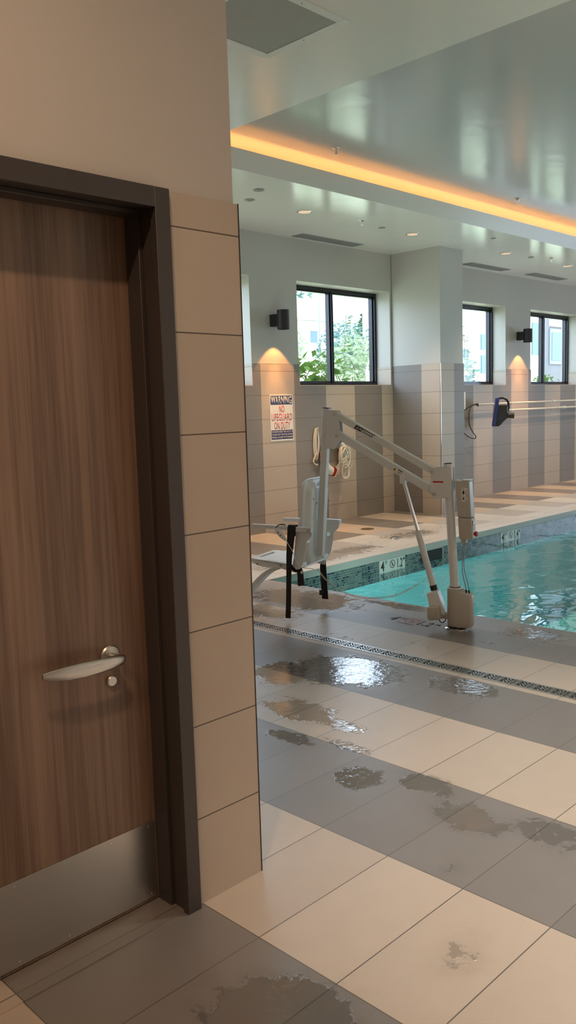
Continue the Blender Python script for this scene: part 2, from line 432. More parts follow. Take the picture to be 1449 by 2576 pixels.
def lettering(name, txt, mat, parent, origin, right, up, width, height, align=0.5, bold=0.0, shear=0.0, depth=0.0006):
    """flat raised letters fitted into width x height; origin = lower left corner"""
    cu = bpy.data.curves.new('lettering', 'FONT'); cu.body = txt; cu.size = 1.0; cu.offset = bold; cu.shear = shear; cu.resolution_u = 3; cu.space_character = 1.07
    ob = bpy.data.objects.new('lettering', cu); C.objects.link(ob)
    dg = bpy.context.evaluated_depsgraph_get(); me = bpy.data.meshes.new_from_object(ob.evaluated_get(dg))
    bpy.data.objects.remove(ob); bpy.data.curves.remove(cu)
    xs = [v.co.x for v in me.vertices]; ys = [v.co.y for v in me.vertices]
    x0, x1, y0, y1 = min(xs), max(xs), min(ys), max(ys)
    R = Vector(right).normalized(); U = Vector(up).normalized(); Nn = R.cross(U); O = Vector(origin)
    bm = bmesh.new(); bm.from_mesh(me)
    for v in bm.verts:
        a = (v.co.x - x0) / max(1e-6, x1 - x0) * width; c = (v.co.y - y0) / max(1e-6, y1 - y0) * height
        v.co = O + R*a + U*c
    r = bmesh.ops.extrude_face_region(bm, geom=bm.faces[:])
    for g in r['geom']:
        if isinstance(g, bmesh.types.BMVert): g.co += Nn*depth
    bm.to_mesh(me); bm.free(); me.materials.clear(); me.materials.append(mat)
    o = bpy.data.objects.new(name, me); C.objects.link(o)
    if parent: o.parent = parent
    return o

def cells(u0, u1, v0, v1, holes):
    us = sorted({u0, u1, *[h[0] for h in holes], *[h[1] for h in holes]}); vs = sorted({v0, v1, *[h[2] for h in holes], *[h[3] for h in holes]})
    us = [u for u in us if u0 <= u <= u1]; vs = [v for v in vs if v0 <= v <= v1]
    for a, b in zip(us, us[1:]):
        for c, d in zip(vs, vs[1:]):
            mu, mv = (a+b)/2, (c+d)/2
            if not any(h[0] < mu < h[1] and h[2] < mv < h[3] for h in holes): yield a, b, c, d

# ------------------------------------------------------------------ camera (solved from the tile grid)
f_px, yaw, pit, rol, cam_h = 2131.4, 0.783473, -0.120725, -0.030647, 1.56376
d = Vector((math.cos(yaw)*math.cos(pit), math.sin(yaw)*math.cos(pit), math.sin(pit)))
r = Vector((math.sin(yaw), -math.cos(yaw), 0)); u = r.cross(d)
r2 = r*math.cos(rol) + u*math.sin(rol); u2 = -r*math.sin(rol) + u*math.cos(rol)
cam = bpy.data.cameras.new('camera'); co = bpy.data.objects.new('camera', cam); C.objects.link(co)
co.matrix_world = Matrix(((r2.x, u2.x, -d.x, 0), (r2.y, u2.y, -d.y, 0), (r2.z, u2.z, -d.z, cam_h), (0, 0, 0, 1)))
cam.sensor_fit = 'HORIZONTAL'; cam.sensor_width = 36.0; cam.lens = 36.0*f_px/1449.0; cam.clip_start = 0.05; cam.clip_end = 300
sc.camera = co

# ------------------------------------------------------------------ the room
SZ, LIP, TZ = 3.743, 3.93, 4.045           # soffit, cove lip, tray ceiling
YW = 7.80                                  # window wall paint plane
PX0, PX1, PY0, PY1, WZ = 5.33, 18.5, -1.6, 5.60, -0.195
XE = 22.0; YB = -4.5
# floor with the pool cut out of it
m = MB()
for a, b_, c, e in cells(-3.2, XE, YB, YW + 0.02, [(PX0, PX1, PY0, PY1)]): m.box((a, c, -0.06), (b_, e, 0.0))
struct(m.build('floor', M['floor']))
# coping edge facing the water, basin, water
m = MB()
m.box((PX0, PY1, -0.075), (PX1, PY1 + 0.05, -0.001)); m.box((PX0 - 0.05, PY0, -0.075), (PX0, PY1 + 0.05, -0.001)); m.box((PX1, PY0, -0.075), (PX1 + 0.05, PY1 + 0.05, -0.001)); m.box((PX0 - 0.05, PY0 - 0.05, -0.075), (PX1 + 0.05, PY0, -0.001))
m.box((PX0 - 0.004, PY1 - 0.012, -0.07), (PX1, PY1 + 0.002, 0.0012))
struct(m.build('trim_1', M['coping'], bevel=0.004))
m = MB()
m.box((PX0 - 0.02, PY1 + 0.012, -1.3), (PX1 + 0.02, PY1 + 0.09, -0.30)); m.box((PX0 - 0.1, PY0 - 0.1, -1.3), (PX0 - 0.012, PY1 + 0.09, -0.30))
m.box((PX1 + 0.012, PY0 - 0.1, -1.3), (PX1 + 0.1, PY1 + 0.09, -0.30)); m.box((PX0 - 0.1, PY0 - 0.1, -1.3), (PX1 + 0.1, PY0 - 0.012, -0.30))
m.box((PX0 - 0.1, PY0 - 0.1, -1.4), (PX1 + 0.1, PY1 + 0.09, -1.3))
basin = struct(m.build('pool_basin', M['plaster']))
m = MB()
m.box((PX0 - 0.02, PY1 + 0.010, -0.30), (PX1 + 0.02, PY1 + 0.09, -0.0755)); m.box((PX0 - 0.1, PY0 - 0.1, -0.30), (PX0 - 0.010, PY1 + 0.09, -0.0755))
m.box((PX1 + 0.010, PY0 - 0.1, -0.30), (PX1 + 0.1, PY1 + 0.09, -0.0755)); m.box((PX0 - 0.1, PY0 - 0.1, -0.30), (PX1 + 0.1, PY0 - 0.010, -0.0755))
m.build('waterline_tile', M['mosaic'], basin)
for y_ in (-0.6, 1.0, 2.6, 4.2):  # underwater lamps added out of sight to brighten the pool water
    pt = thing('added_pool_light', 'unseen round underwater lamp added in the near pool wall to brighten the water', 'added pool light', (PX0 - .0118, y_, -.62), 0, 'added underwater pool lamps out of the picture')
    m = MB(); m.lathe((0, 0, 0), [(.14, 0.0), (.14, .012), (.115, .018), (.112, .010)], 32, 'x'); m.build('trim_ring', M['steel'], pt)
    m = MB(); m.lathe((0, 0, 0), [(.11, .002), (.10, .012), (.05, .020), (.01, .022)], 28, 'x'); m.build('lens', M['added_pool_lamp'], pt)
    L_ = bpy.data.lights.new('added_pool_light_beam', 'SPOT'); L_.energy = 62; L_.color = (0.90, 1.0, 0.98); L_.spot_size = math.radians(160); L_.spot_blend = 0.6; L_.shadow_soft_size = 0.08
    lo_ = bpy.data.objects.new('added_pool_light_beam', L_); C.objects.link(lo_); lo_.parent = pt; lo_.location = (.05, 0, 0); lo_.rotation_euler = (0, -PI/2, 0)
m = MB(); m.loft([[(PX0 - 0.01, PY0 - 0.01, WZ), (PX1 + 0.01, PY0 - 0.01, WZ)], [(PX0 - 0.01, PY1 + 0.01, WZ), (PX1 + 0.01, PY1 + 0.01, WZ)]], closed=False)
struct(m.build('water', M['water']))

# ---- window wall
WINS = [(3.15, 5.10), (5.32, 7.27), (8.11, 10.06), (11.35, 13.30), (14.16, 16.12), (16.95, 18.90)]
ZS, ZH = 1.868, 3.212
holes = [(a, b_, ZS, ZH) for a, b_ in WINS]
m = MB()
for a, b_, c, e in cells(1.6, XE + 0.1, -0.05, TZ + 0.1, holes): m.box((a, YW, c), (b_, YW + 0.40, e))
ww = struct(m.build('wall_far', M['paint']))
m = MB()
for a, b_, c, e in cells(1.845, XE, 0.0, 2.14, holes): m.box((a, YW - 0.011, c), (b_, YW + 0.001, e))
m.build('tile_cladding', M['wall_far'], ww)
# tiled lining of the lower reveals, with the mitred border joint
for k, (a, b_) in enumerate(WINS):
    m = MB()
    for s_, xx in ((1, a), (-1, b_)):
        m.box((min(xx, xx + s_*0.008), YW - 0.011, ZS), (max(xx, xx + s_*0.008), YW + 0.25, 2.14))
    m.box((a, YW - 0.012, ZS - 0.004), (b_, YW + 0.25, ZS + 0.006))
    m.build('reveal_tile', M['tile_near'], ww)
# windows
for k, (a, b_) in enumerate(WINS):
    root = empty_struct('window_%d' % (k + 1)); root.location = (a, YW + 0.25, ZS)
    w, h = b_ - a, ZH - ZS
    m = MB(); D = 0.11; T = 0.042
    m.box((0.001, 0, 0.006), (T, D, h - 0.001)); m.box((w - T, 0, 0.006), (w - 0.001, D, h - 0.001)); m.box((T, 0, h - 0.048), (w - T, D, h - 0.001)); m.box((T, 0, 0.006), (w - T, D, 0.048))
    m.build('frame', M['win_frame'], root, bevel=0.003)
    m = MB(); m.box((w/2 - 0.02, 0.005, 0.048), (w/2 + 0.02, D, h - 0.048)); m.build('mullion', M['win_frame'], root, bevel=0.003)
    for x0, x1 in ((T, w/2 - 0.02), (w/2 + 0.02, w - T)):
        sm = MB(); S = 0.022
        sm.box((x0, 0.03, 0.048), (x0 + S, 0.10, h - 0.048)); sm.box((x1 - S, 0.03, 0.048), (x1, 0.10, h - 0.048)); sm.box((x0 + S, 0.03, h - 0.048 - S), (x1 - S, 0.10, h - 0.048)); sm.box((x0 + S, 0.03, 0.048), (x1 - S, 0.10, 0.048 + S))
        sm.build('sash', M['win_frame'], root, bevel=0.002)
        g = MB(); g.box((x0 + S, 0.062, 0.048 + S), (x1 - S, 0.068, h - 0.048 - S)); g.build('pane', M['glass'], root)

# ---- the two pilasters between windows
def pilaster(x0, x1, name):
    m = MB(); m.box((x0, 6.95, 0), (x1, YW - 0.012, SZ)); o = struct(m.build(name, M['paint']))
    m = MB(); m.box((x0 - 0.011, 6.94, 0), (x0 - 0.0005, YW - 0.012, 2.14)); m.build('side_tile', M['wall_colleft'], o)
    m = MB(); m.box((x1 + 0.0005, 6.94, 0), (x1 + 0.011, YW - 0.012, 2.14)); m.build('side_tile', M['wall_colleft'], o)
    m = MB(); m.box((x0 - 0.011, 6.939, 0), (x1 + 0.011, 6.9495, 2.14)); m.build('front_tile', M['wall_colfront'], o)
    m = MB(); m.box((x0 - 0.0135, 6.9365, 0.0), (x0 - 0.009, 6.941, 2.141)); m.build('corner_trim', M['chrome'], o)
    m = MB(); m.box((x0 - 0.012, 6.938, 2.14), (x1 + 0.012, YW - 0.012, 2.146)); m.build('cap_trim', M['coping'], o)
pilaster(10.10, 10.665, 'pillar')
m = MB(); 
for a, b_, c, e in cells(1.845, XE, 2.14, 2.145, [(a, b_, 2.0, 3.0) for a, b_ in WINS] + [(10.08, 10.68, 2.0, 3.0)]): m.box((a, YW - 0.0125, c), (b_, YW + 0.001, e))
struct(m.build('trim_2', M['coping']))

# ---- near wall with the door
m = MB()
for a, b_, c, e in cells(-3.2, 1.834, -0.02, SZ, [(0.55, 1.56, -0.1, 2.195)]): m.box((a, 2.027, c), (b_, 2.30, e))
m.box((1.60, 2.30, -0.02), (1.834, YW + 0.01, SZ))
nw = struct(m.build('wall_left', M['paint']))
m = MB(); m.box((1.5655, 2.017, 0.0), (1.845, 2.0265, 2.2)); m.build('tile_cladding', M['tile_near'], nw)
m = MB(); m.box((1.8345, 2.0265, 0.0), (1.845, YW - 0.012, 2.2)); m.build('end_tile', M['tile_near'], nw)
m = MB(); m.box((1.8432, 2.0155, 0.0), (1.8468, 2.0195, 2.2015)); m.build('corner_trim', M['bronze'], nw)
m = MB(); m.box((-3.2, 2.017, 0.0), (0.512, 2.0265, 2.2)); m.build('tile_cladding', M['tile_near'], nw)
# other walls of the room, out of view
m = MB(); m.box((-3.3, -1.7, -0.02), (-3.2, 2.3, SZ)); struct(m.build('wall_rear', M['paint']))
m = MB(); m.box((-3.3, -1.8, -0.02), (2.6, -1.6, SZ)); m.box((2.4, YB, -0.02), (2.6, -1.8, SZ)); struct(m.build('wall_right', M['paint']))
GE = (-2.6, 3.4, 0.5, 3.0)
m = MB()
for a, b_, c, e in cells(YB - .2, YW + .3, -0.05, TZ + .1, [GE]): m.box((XE, a, c), (XE + 0.2, b_, e))
struct(m.build('wall_end', M['paint']))
wroot = empty_struct('window_8'); wroot.location = (XE + .1, GE[0], GE[2])  # end window added out of view to let in more daylight
m = MB(); hh = GE[3] - GE[2]; wd = (GE[1] - GE[0])/5
for k in range(6): m.box((0, max(0, k*wd - 0.03), 0), (.08, min(5*wd, k*wd + 0.03), hh))
m.box((0, 0, 0), (.08, 5*wd, 0.06)); m.box((0, 0, hh - 0.06), (.08, 5*wd, hh)); m.build('frame', M['win_frame'], wroot)
for k in range(5):
    m = MB(); m.box((0.035, k*wd + 0.03, 0.06), (0.042, k*wd + wd - 0.03, hh - 0.06)); m.build('pane', M['glass'], wroot)
m = MB(); m.box((2.4, YB - 0.25, -0.05), (XE + 0.1, YB, TZ + 0.1)); struct(m.build('wall_front', M['paint']))

# ---- ceiling: soffits round a raised tray with a lit cove along the window side
TX0, TX1, TY0, TY1 = 4.66, 20.0, -3.0, 5.92
m = MB()
for a, b_, c, e in cells(-3.2, XE, YB, YW, [(TX0 - .03, TX1 + .03, TY0 - .03, TY1 + .03)]): m.box((a, c, SZ), (b_, e, SZ + 0.05))
# fascia lips
m.box((TX0, TY1, SZ), (TX1, TY1 + 0.03, LIP)); m.box((TX0 - 0.03, TY0, SZ), (TX0, TY1 + 0.03, LIP)); m.box((TX1, TY0, SZ), (TX1 + 0.03, TY1 + 0.03, LIP)); m.box((TX0, TY0 - 0.03, SZ), (TX1, TY0, LIP))
# the back of the cove
m.box((TX0 - 0.38, TY1 + 0.30, SZ + 0.05), (TX1 + 0.35, TY1 + 0.35, TZ)); m.box((TX0 - 0.40, TY0 - 0.35, SZ + 0.05), (TX0 - 0.35, TY1 + 0.35, TZ)); m.box((TX1 + 0.35, TY0 - 0.35, SZ + 0.05), (TX1 + 0.4, TY1 + 0.35, TZ)); m.box((TX0 - 0.38, TY0 - 0.4, SZ + 0.05), (TX1 + 0.35, TY0 - 0.35, TZ))
ceil_ = struct(m.build('ceiling', M['ceiling']))
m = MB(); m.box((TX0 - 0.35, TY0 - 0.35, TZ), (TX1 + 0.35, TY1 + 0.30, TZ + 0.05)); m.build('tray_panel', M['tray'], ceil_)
t = thing('cove_light', 'orange glowing LED strip in the ceiling cove along the window side', 'cove light', (TX0, TY1 + 0.075, SZ + 0.052))
m = MB(); m.box((-0.05, -0.02, 0), (TX1 - TX0, 0.02, 0.012)); m.build('channel', M['grille_metal'], t)
m = MB(); m.box((-0.05, -0.014, 0.0122), (TX1 - TX0, 0.014, 0.020)); m.build('diffuser', M['led'], t)

# ---- door in the near wall
door = empty_struct('door_1')
m = MB()
m.box((1.513, 1.999, 0.0), (1.5655, 2.0265, 2.2)); m.box((0.512, 1.999, 0.0), (0.5645, 2.0265, 2.2)); m.box((0.5645, 1.999, 2.143), (1.513, 2.0265, 2.2))
m.box((1.520, 2.0265, 0.0), (1.5595, 2.19, 2.19)); m.box((0.5505, 2.0265, 0.0), (0.5575, 2.19, 2.19)); m.box((0.5575, 2.0265, 2.150), (1.520, 2.19, 2.1945))
m.box((1.5060, 2.078, 0.0), (1.520, 2.143, 2.150)); m.box((0.5575, 2.078, 0.0), (0.5715, 2.143, 2.150)); m.box((0.5715, 2.078, 2.136), (1.5060, 2.143, 2.150))
m.build('door_frame', M['frame_paint'], door, bevel=0.002)
m = MB(); m.box((0.56, 2.1455, 0.008), (1.5185, 2.19, 2.148)); leaf = m.build('door_leaf', M['wood'], door)
m = MB(); m.box((0.60, 2.1430, 0.018), (1.500, 2.1454, 0.272))
kp = m.build('kick_plate', M['steel'], door, bevel=0.0006)
for xx in (0.70, 0.86, 1.02, 1.18, 1.34, 1.48):
    for zz in (0.032, 0.258):
        m = MB(); m.cyl((xx, 2.1434, zz), (xx, 2.1418, zz), 0.0045, 0.003, 10); m.build('screw', M['chrome'], kp)
hd = bpy.data.objects.new('door_handle', None); C.objects.link(hd); hd.parent = door
m = MB(); m.lathe((1.372, 2.1455, 0.842), [(0.034, 0.0), (0.034, -0.006), (0.030, -0.010), (0.016, -0.012)], axis='y'); m.build('rose', M['steel'], hd)
m = MB(); m.cyl((1.372, 2.137, .842), (1.372, 2.085, .842), .0125, n=20)
rows = []
for xx, yy, zz, hz, hy in ((1.388, 2.088, .842, .010, .007), (1.372, 2.083, .842, .0165, .0095), (1.335, 2.079, .842, .019, .009), (1.29, 2.077, .842, .0215, .0075), (1.24, 2.077, .843, .0225, .0065), (1.19, 2.079, .845, .0205, .006), (1.145, 2.083, .848, .015, .0055), (1.118, 2.087, .851, .008, .004)):
    rows.append([(xx, yy + hy*math.cos(2*PI*k/16), zz + hz*math.sin(2*PI*k/16)) for k in range(16)])
m.loft(rows); m.build('lever', M['steel'], hd)
m = MB(); m.lathe((1.372, 2.1455, 0.765), [(0.017, 0), (0.017, -0.008), (0.014, -0.011)], axis='y'); m.build('lock_cylinder', M['steel'], hd)
m = MB(); m.box((0.52, 2.02, 0.0), (1.56, 2.19, 0.004)); m.build('threshold', M['floor'], door)
m = MB(); m.box((0.5575, 2.19, 0.0), (1.5595, 2.2, 2.19)); m.build('backing', M['dark_void'], door)

# ------------------------------------------------------------------ things on the ceiling
t = thing('ceiling_grille', 'large square grey return air grille beside the tray ceiling edge', 'air grille', (3.565, 3.64, SZ))
m = MB(); W2, D2, B = 0.315, 0.285, 0.055
m.box((-W2 - B, -D2 - B, -0.006), (-W2, D2 + B, 0.0)); m.box((W2, -D2 - B, -0.006), (W2 + B, D2 + B, 0.0)); m.box((-W2, -D2 - B, -0.006), (W2, -D2, 0.0)); m.box((-W2, D2, -0.006), (W2, D2 + B, 0.0))
m.build('frame', M['white'], t, bevel=0.002)
m = MB(); m.box((-W2, -D2, -0.0025), (W2, D2, -0.0005)); m.build('mesh_panel', M['grille'], t)
for a, b_ in ((-W2 - .028, 0), (W2 + .028, 0), (0, -D2 - .028), (0, D2 + .028)):
    m = MB(); m.cyl((a, b_, -0.0062), (a, b_, -0.0078), 0.005, n=10); m.build('screw', M['grille_metal'], t)

def vent(x, L, label):
    t = thing('ceiling_vent', label, 'ceiling vent', (x, 7.62 if x < 10 else (7.54 if x < 13 else 7.48), SZ), 0, 'linear slot vents above the windows')
    m = MB(); m.box((-L/2, -0.095, -0.0035), (L/2, 0.095, -0.0005)); m.build('backing', M['dark_void'], t)
    m = MB(); m.box((-L/2, -0.100, -0.007), (L/2, -0.094, -0.0005)); m.box((-L/2, 0.094, -0.007), (L/2, 0.100, -0.0005)); m.box((-L/2 - .006, -0.1, -0.007), (-L/2, 0.1, -0.0005)); m.box((L/2, -0.1, -0.007), (L/2 + .006, 0.1, -0.0005)); m.build('frame', M['grille_metal'], t)
    for k in range(5):
        yy = -0.076 + k*0.038
        m = MB(); m.box((-L/2, yy - 0.0125, -0.0065), (L/2, yy + 0.0125, -0.0036)); m.build('blade', M['grille_metal'], t)
vent(8.56, 1.17, 'slot vent in the ceiling left of the pillar, above the sconce and window')
vent(12.28, 1.13, 'slot vent in the ceiling just right of the pillar')
vent(14.15, 1.16, 'slot vent in the ceiling farther right, second past the pillar')

def downlight(x, y, label, energy=135, col=(1.0, 0.74, 0.50), group='recessed downlights in the soffit', size=84):
    t = thing('recessed_downlight', label, 'downlight', (x, y, SZ), 0, group)
    m = MB(); m.lathe((0, 0, 0), [(0.084, -0.0005), (0.084, -0.005), (0.074, -0.006), (0.070, -0.001)]); m.build('trim_ring', M['chrome'], t)
    m = MB(); m.cyl((0, 0, -0.0065), (0, 0, -0.002), 0.069, n=32); m.build('lens', M['lamp'], t)
    L = bpy.data.lights.new('downlight_beam', 'SPOT'); L.energy = energy; L.color = col; L.spot_size = math.radians(size); L.spot_blend = 0.8; L.shadow_soft_size = 0.06
    lo = bpy.data.objects.new('downlight_beam', L); C.objects.link(lo); lo.parent = t; lo.location = (0, 0, -0.02)
for x, lab in ((7.13, 'lit round downlight left of the slot vent, nearest the near wall'), (9.14, 'lit round downlight just left of the pillar'), (11.43, 'lit round downlight just right of the pillar above the slot vent'), (13.36, 'lit round downlight cut by the picture edge, last past the pillar')):
    downlight(x, 6.70, lab)
def disc(x, y, label, rr=0.055, z=SZ):
    t = thing('ceiling_speaker', label, 'ceiling speaker', (x, y, z), 0, 'small round grey ceiling discs')
    m = MB(); m.lathe((0, 0, 0), [(rr, 0.0), (rr, -0.006), (rr*0.9, -0.009), (rr*0.3, -0.0095)]); m.build('cover', M['grille_metal'], t)
    m = MB(); m.lathe((0, 0, -0.0096), [(rr*0.3, 0.0), (rr*0.28, -0.003), (rr*0.1, -0.0035)], 16); m.build('cap', M['grille_metal'], t)
disc(6.08, 6.33, 'grey ceiling disc near the cove, upper of the pair by the near wall')
disc(6.28, 6.68, 'grey ceiling disc next to the near wall, lower of the pair')
disc(8.51, 6.70, 'small grey ceiling disc between the sprinkler and the pillar downlight', 0.045)
disc(10.26, 6.20, 'tiny grey ceiling disc beside the cove just right of the pillar', 0.035)
disc(12.06, 6.64, 'small dark ceiling disc beside the rightmost sprinkler', 0.045)
def sprinkler(x, y, z, label):
    t = thing('sprinkler_head', label, 'sprinkler', (x, y, z), 0, 'pendent sprinkler heads')
    m = MB(); m.lathe((0, 0, 0), [(0.036, 0.0), (0.036, -0.004), (0.022, -0.012), (0.010, -0.014)], 20); m.build('escutcheon', M['chrome'], t)
    m = MB(); m.cyl((0, 0, -0.012), (0, 0, -0.030), 0.008, n=12); m.bar((-0.013, 0, -0.028), (-0.004, 0, -0.052), 0.004, 0.004, (0, 1, 0)); m.bar((0.013, 0, -0.028), (0.004, 0, -0.052), 0.004, 0.004, (0, 1, 0)); m.box((-0.014, -0.002, -0.031), (0.014, 0.002, -0.027)); m.cyl((0, 0, -0.03), (0, 0, -0.05), 0.0025, n=8); m.build('body', M['chrome'], t)
    m = MB(); m.lathe((0, 0, -0.052), [(0.006, 0.0), (0.017, -0.001), (0.017, -0.003), (0.004, -0.0035)], 16); m.build('deflector', M['chrome'], t)
sprinkler(6.43, 5.60, TZ, 'sprinkler head hanging from the raised tray ceiling, nearer of two')
sprinkler(9.73, 5.54, TZ, 'sprinkler head hanging from the raised tray ceiling, farther of two')
sprinkler(8.01, 6.60, SZ + .001, 'sprinkler head in the soffit between the cove and the slot vent')
sprinkler(12.39, 6.48, SZ + .001, 'sprinkler head in the soffit right of the pillar, in the bright reflection')

# ------------------------------------------------------------------ wall sconces, sign
def sconce(x, z0, z1, label):
    t = thing('wall_sconce', label, 'wall lamp', (x, YW, z0), 0, 'dark cylinder wall sconces')
    h = z1 - z0
    m = MB(); m.box((-0.055, -0.14, 0.045), (0.055, -0.0005, h - 0.045)); m.build('mounting_arm', M['sconce'], t, bevel=0.004)
    m = MB(); m.lathe((0, -0.19, 0), [(0.070, 0.012), (0.070, 0.0), (0.0765, 0.0), (0.0765, h), (0.070, h), (0.070, h - 0.012)], 40)
    m.build('cylinder_shade', M['sconce'], t)
    m = MB(); m.cyl((0, -0.19, 0.0125), (0, -0.19, 0.016), 0.0695, n=32); m.build('lower_lens', M['sconce_lamp'], t)
    L = bpy.data.lights.new('sconce_beam', 'SPOT'); L.energy = 24; L.color = (1.0, 0.40, 0.10); L.spot_size = math.radians(84); L.spot_blend = 0.2; L.shadow_soft_size = 0.02
    lo = bpy.data.objects.new('sconce_beam', L); C.objects.link(lo); lo.parent = t; lo.location = (0, -0.19, 0.008)
    L = bpy.data.lights.new('sconce_core_beam', 'SPOT'); L.energy = 27; L.color = (1.0, 0.46, 0.14); L.spot_size = math.radians(50); L.spot_blend = 0.75; L.shadow_soft_size = 0.02
    lo = bpy.data.objects.new('sconce_core_beam', L); C.objects.link(lo); lo.parent = t; lo.location = (0, -0.19, 0.007)
sconce(7.66, 2.557, 2.795, 'dark cylinder wall lamp above the warning sign')
sconce(13.725, 2.600, 2.832, 'dark cylinder wall lamp between the two windows right of the pillar')

YT = YW - 0.0112                            # face of the wall tiles
t = thing('warning_sign', 'white, navy and red pool warning sign on the tile below the sconce', 'sign', (7.755, YT, 1.16))
sw, sh = 0.414, 0.593
m = MB(); m.box((-sw/2, -0.004, 0), (sw/2, -0.0003, sh)); m.build('board', M['signwhite'], t, bevel=0.001)
m = MB(); m.box((-sw/2 + .012, -0.0046, sh - 0.128), (sw/2 - .012, -0.0040, sh - 0.014)); m.build('header_band', M['navy'], t)
m = MB(); m.box((-sw/2 + .012, -0.0046, 0.022), (sw/2 - .012, -0.0040, 0.140)); m.build('footer_band', M['navy'], t)
def sgn(txt, mat, cx, z, w, h, yoff=-0.0046, bold=0.0): lettering('lettering', txt, mat, t, (cx - w/2, yoff, z), (1, 0, 0), (0, 0, 1), w, h, bold=bold)
sgn('WARNING', M['signwhite'], 0.0, sh - 0.120, 0.372, 0.098, bold=0.012)
sgn('NO', M['inkred'], 0.004, 0.365, 0.092, 0.090, -0.0041, 0.008)
sgn('LIFEGUARD', M['inkred'], 0.004, 0.258, 0.370, 0.093, -0.0041, 0.008)
sgn('ON DUTY', M['inkred'], 0.004, 0.152, 0.285, 0.092, -0.0041, 0.008)
sgn('CHILDREN UNDER THE AGE OF 14', M['signwhite'], 0, 0.106, 0.376, 0.024, -0.0047, 0.003)
sgn('SHOULD NOT USE POOL OR SPA', M['signwhite'], 0, 0.070, 0.366, 0.024, -0.0047, 0.003)
sgn('WITHOUT AN ADULT IN ATTENDANCE', M['signwhite'], 0, 0.034, 0.376, 0.024, -0.0047, 0.003)

# ------------------------------------------------------------------ life ring with its throw rope
t = thing('life_ring', 'white life ring with red bands hung on the wall behind the pool lift', 'life ring', (8.69, YT - 0.055, 0.90))
m = MB()
R0, r0 = 0.205, 0.060
rows = []
for i in range(48):
    a = 2*PI*i/48
    rows.append([(math.cos(a)*(R0 + r0*math.cos(b_)), math.sin(b_)*r0*0.85, math.sin(a)*(R0 + r0*math.cos(b_))) for b_ in [2*PI*k/16 for k in range(16)]])
m.loft(rows + [rows[0]]); bmesh.ops.remove_doubles(m.bm, verts=m.bm.verts, dist=1e-5); m.build('ring_body', M['white'], t)
for ang in (82, 172, 262):
    m = MB(); rows = []
    for i in range(7):
        a = math.radians(ang - 9 + 3*i)
        rows.append([(math.cos(a)*(R0 + (r0 + .003)*math.cos(b_)), math.sin(b_)*(r0 + .003)*0.86, math.sin(a)*(R0 + (r0 + .003)*math.cos(b_))) for b_ in [2*PI*k/16 for k in range(16)]])
    m.loft(rows); m.build('band', M['red'], t)
m = MB(); pts = []
for i in range(64):
    a = 2*PI*i/64; rr = R0 + r0 + 0.012 + 0.018*abs(math.sin(2*a)); pts.append((math.cos(a)*rr, -0.01, math.sin(a)*rr))
m.tube(pts, 0.0045, 8, closed=True); m.build('grab_line', M['rope'], t)
m = MB(); m.box((-0.03, 0.0, 0.10), (0.03, 0.0545, 0.14)); m.tube([(0, 0.03, .13), (0, -0.03, .135), (0, -0.07, .142), (0, -0.075, .165)], 0.008, 8); m.build('hanging_bracket', M['chrome'], t)

t = thing('throw_rope', 'bundled cream throw rope hanging over the front of the life ring', 'rope', (8.76, YT - 0.175, 1.03))
rnd = random.Random(4)
m = MB()
for k in range(26):
    pts = []; w = rnd.uniform(.03, .10); L = rnd.uniform(.16, .31); ox = rnd.uniform(-.04, .08); oy = rnd.uniform(-.035, .025); ph = rnd.uniform(-.3, .3)
    for i in range(25):
        a = 2*PI*i/24
        pts.append((ox + w*math.sin(a) + 0.12*ph*(1 - math.cos(a)), oy + 0.012*math.sin(2*a + k), -L/2 + L/2*math.cos(a) + .01*math.sin(3*a + k)))
    m.tube(pts[:-1], 0.0055, 6, closed=True)
m.build('coil', M['rope'], t)
m = MB()
for k in range(12):
    pts = []; w = rnd.uniform(.03, .07); L = rnd.uniform(.19, .26); ox = rnd.uniform(-.015, .03); oy = rnd.uniform(-.02, .02)
    for i in range(24):
        a = 2*PI*i/24; pts.append((ox + w*math.sin(a), oy + .01*math.sin(2*a), -0.18 - L/2 + L/2*math.cos(a)))
    m.tube(pts, 0.0055, 6, closed=True)
m.build('lower_coil', M['rope'], t)
m = MB()
for k in range(5): m.tube([(0.0 + .036*math.cos(2*PI*i/16), .028*math.sin(2*PI*i/16), -0.165 - .011*k + .004*math.sin(2*PI*i/16 + k)) for i in range(16)], 0.0055, 6, closed=True)
m.build('binding_turns', M['rope'], t)
m = MB(); m.tube([(0.04, 0, -.02), (.16, .04, -.02), (.23, .06, .02), (.30, .08, .08), (.36, .09, .11)], 0.004, 6); m.tube([(0.05, 0, -.1), (.14, .05, -.16), (.10, .05, -.27), (.06, .05, -.36)], 0.003, 6); m.tube([(-.04, 0, -.20), (-.10, .02, -.29), (-.16, .03, -.40)], 0.004, 6); m.build('loose_end', M['rope'], t)
m = MB(); m.cyl((0.0, 0.02, 0.0), (0.0, 0.1749, 0.0), 0.008, n=10); m.tube([(0, .02, 0), (0, -.06, -.005), (0, -.065, .02)], 0.006, 8); m.build('hook', M['chrome'], t)

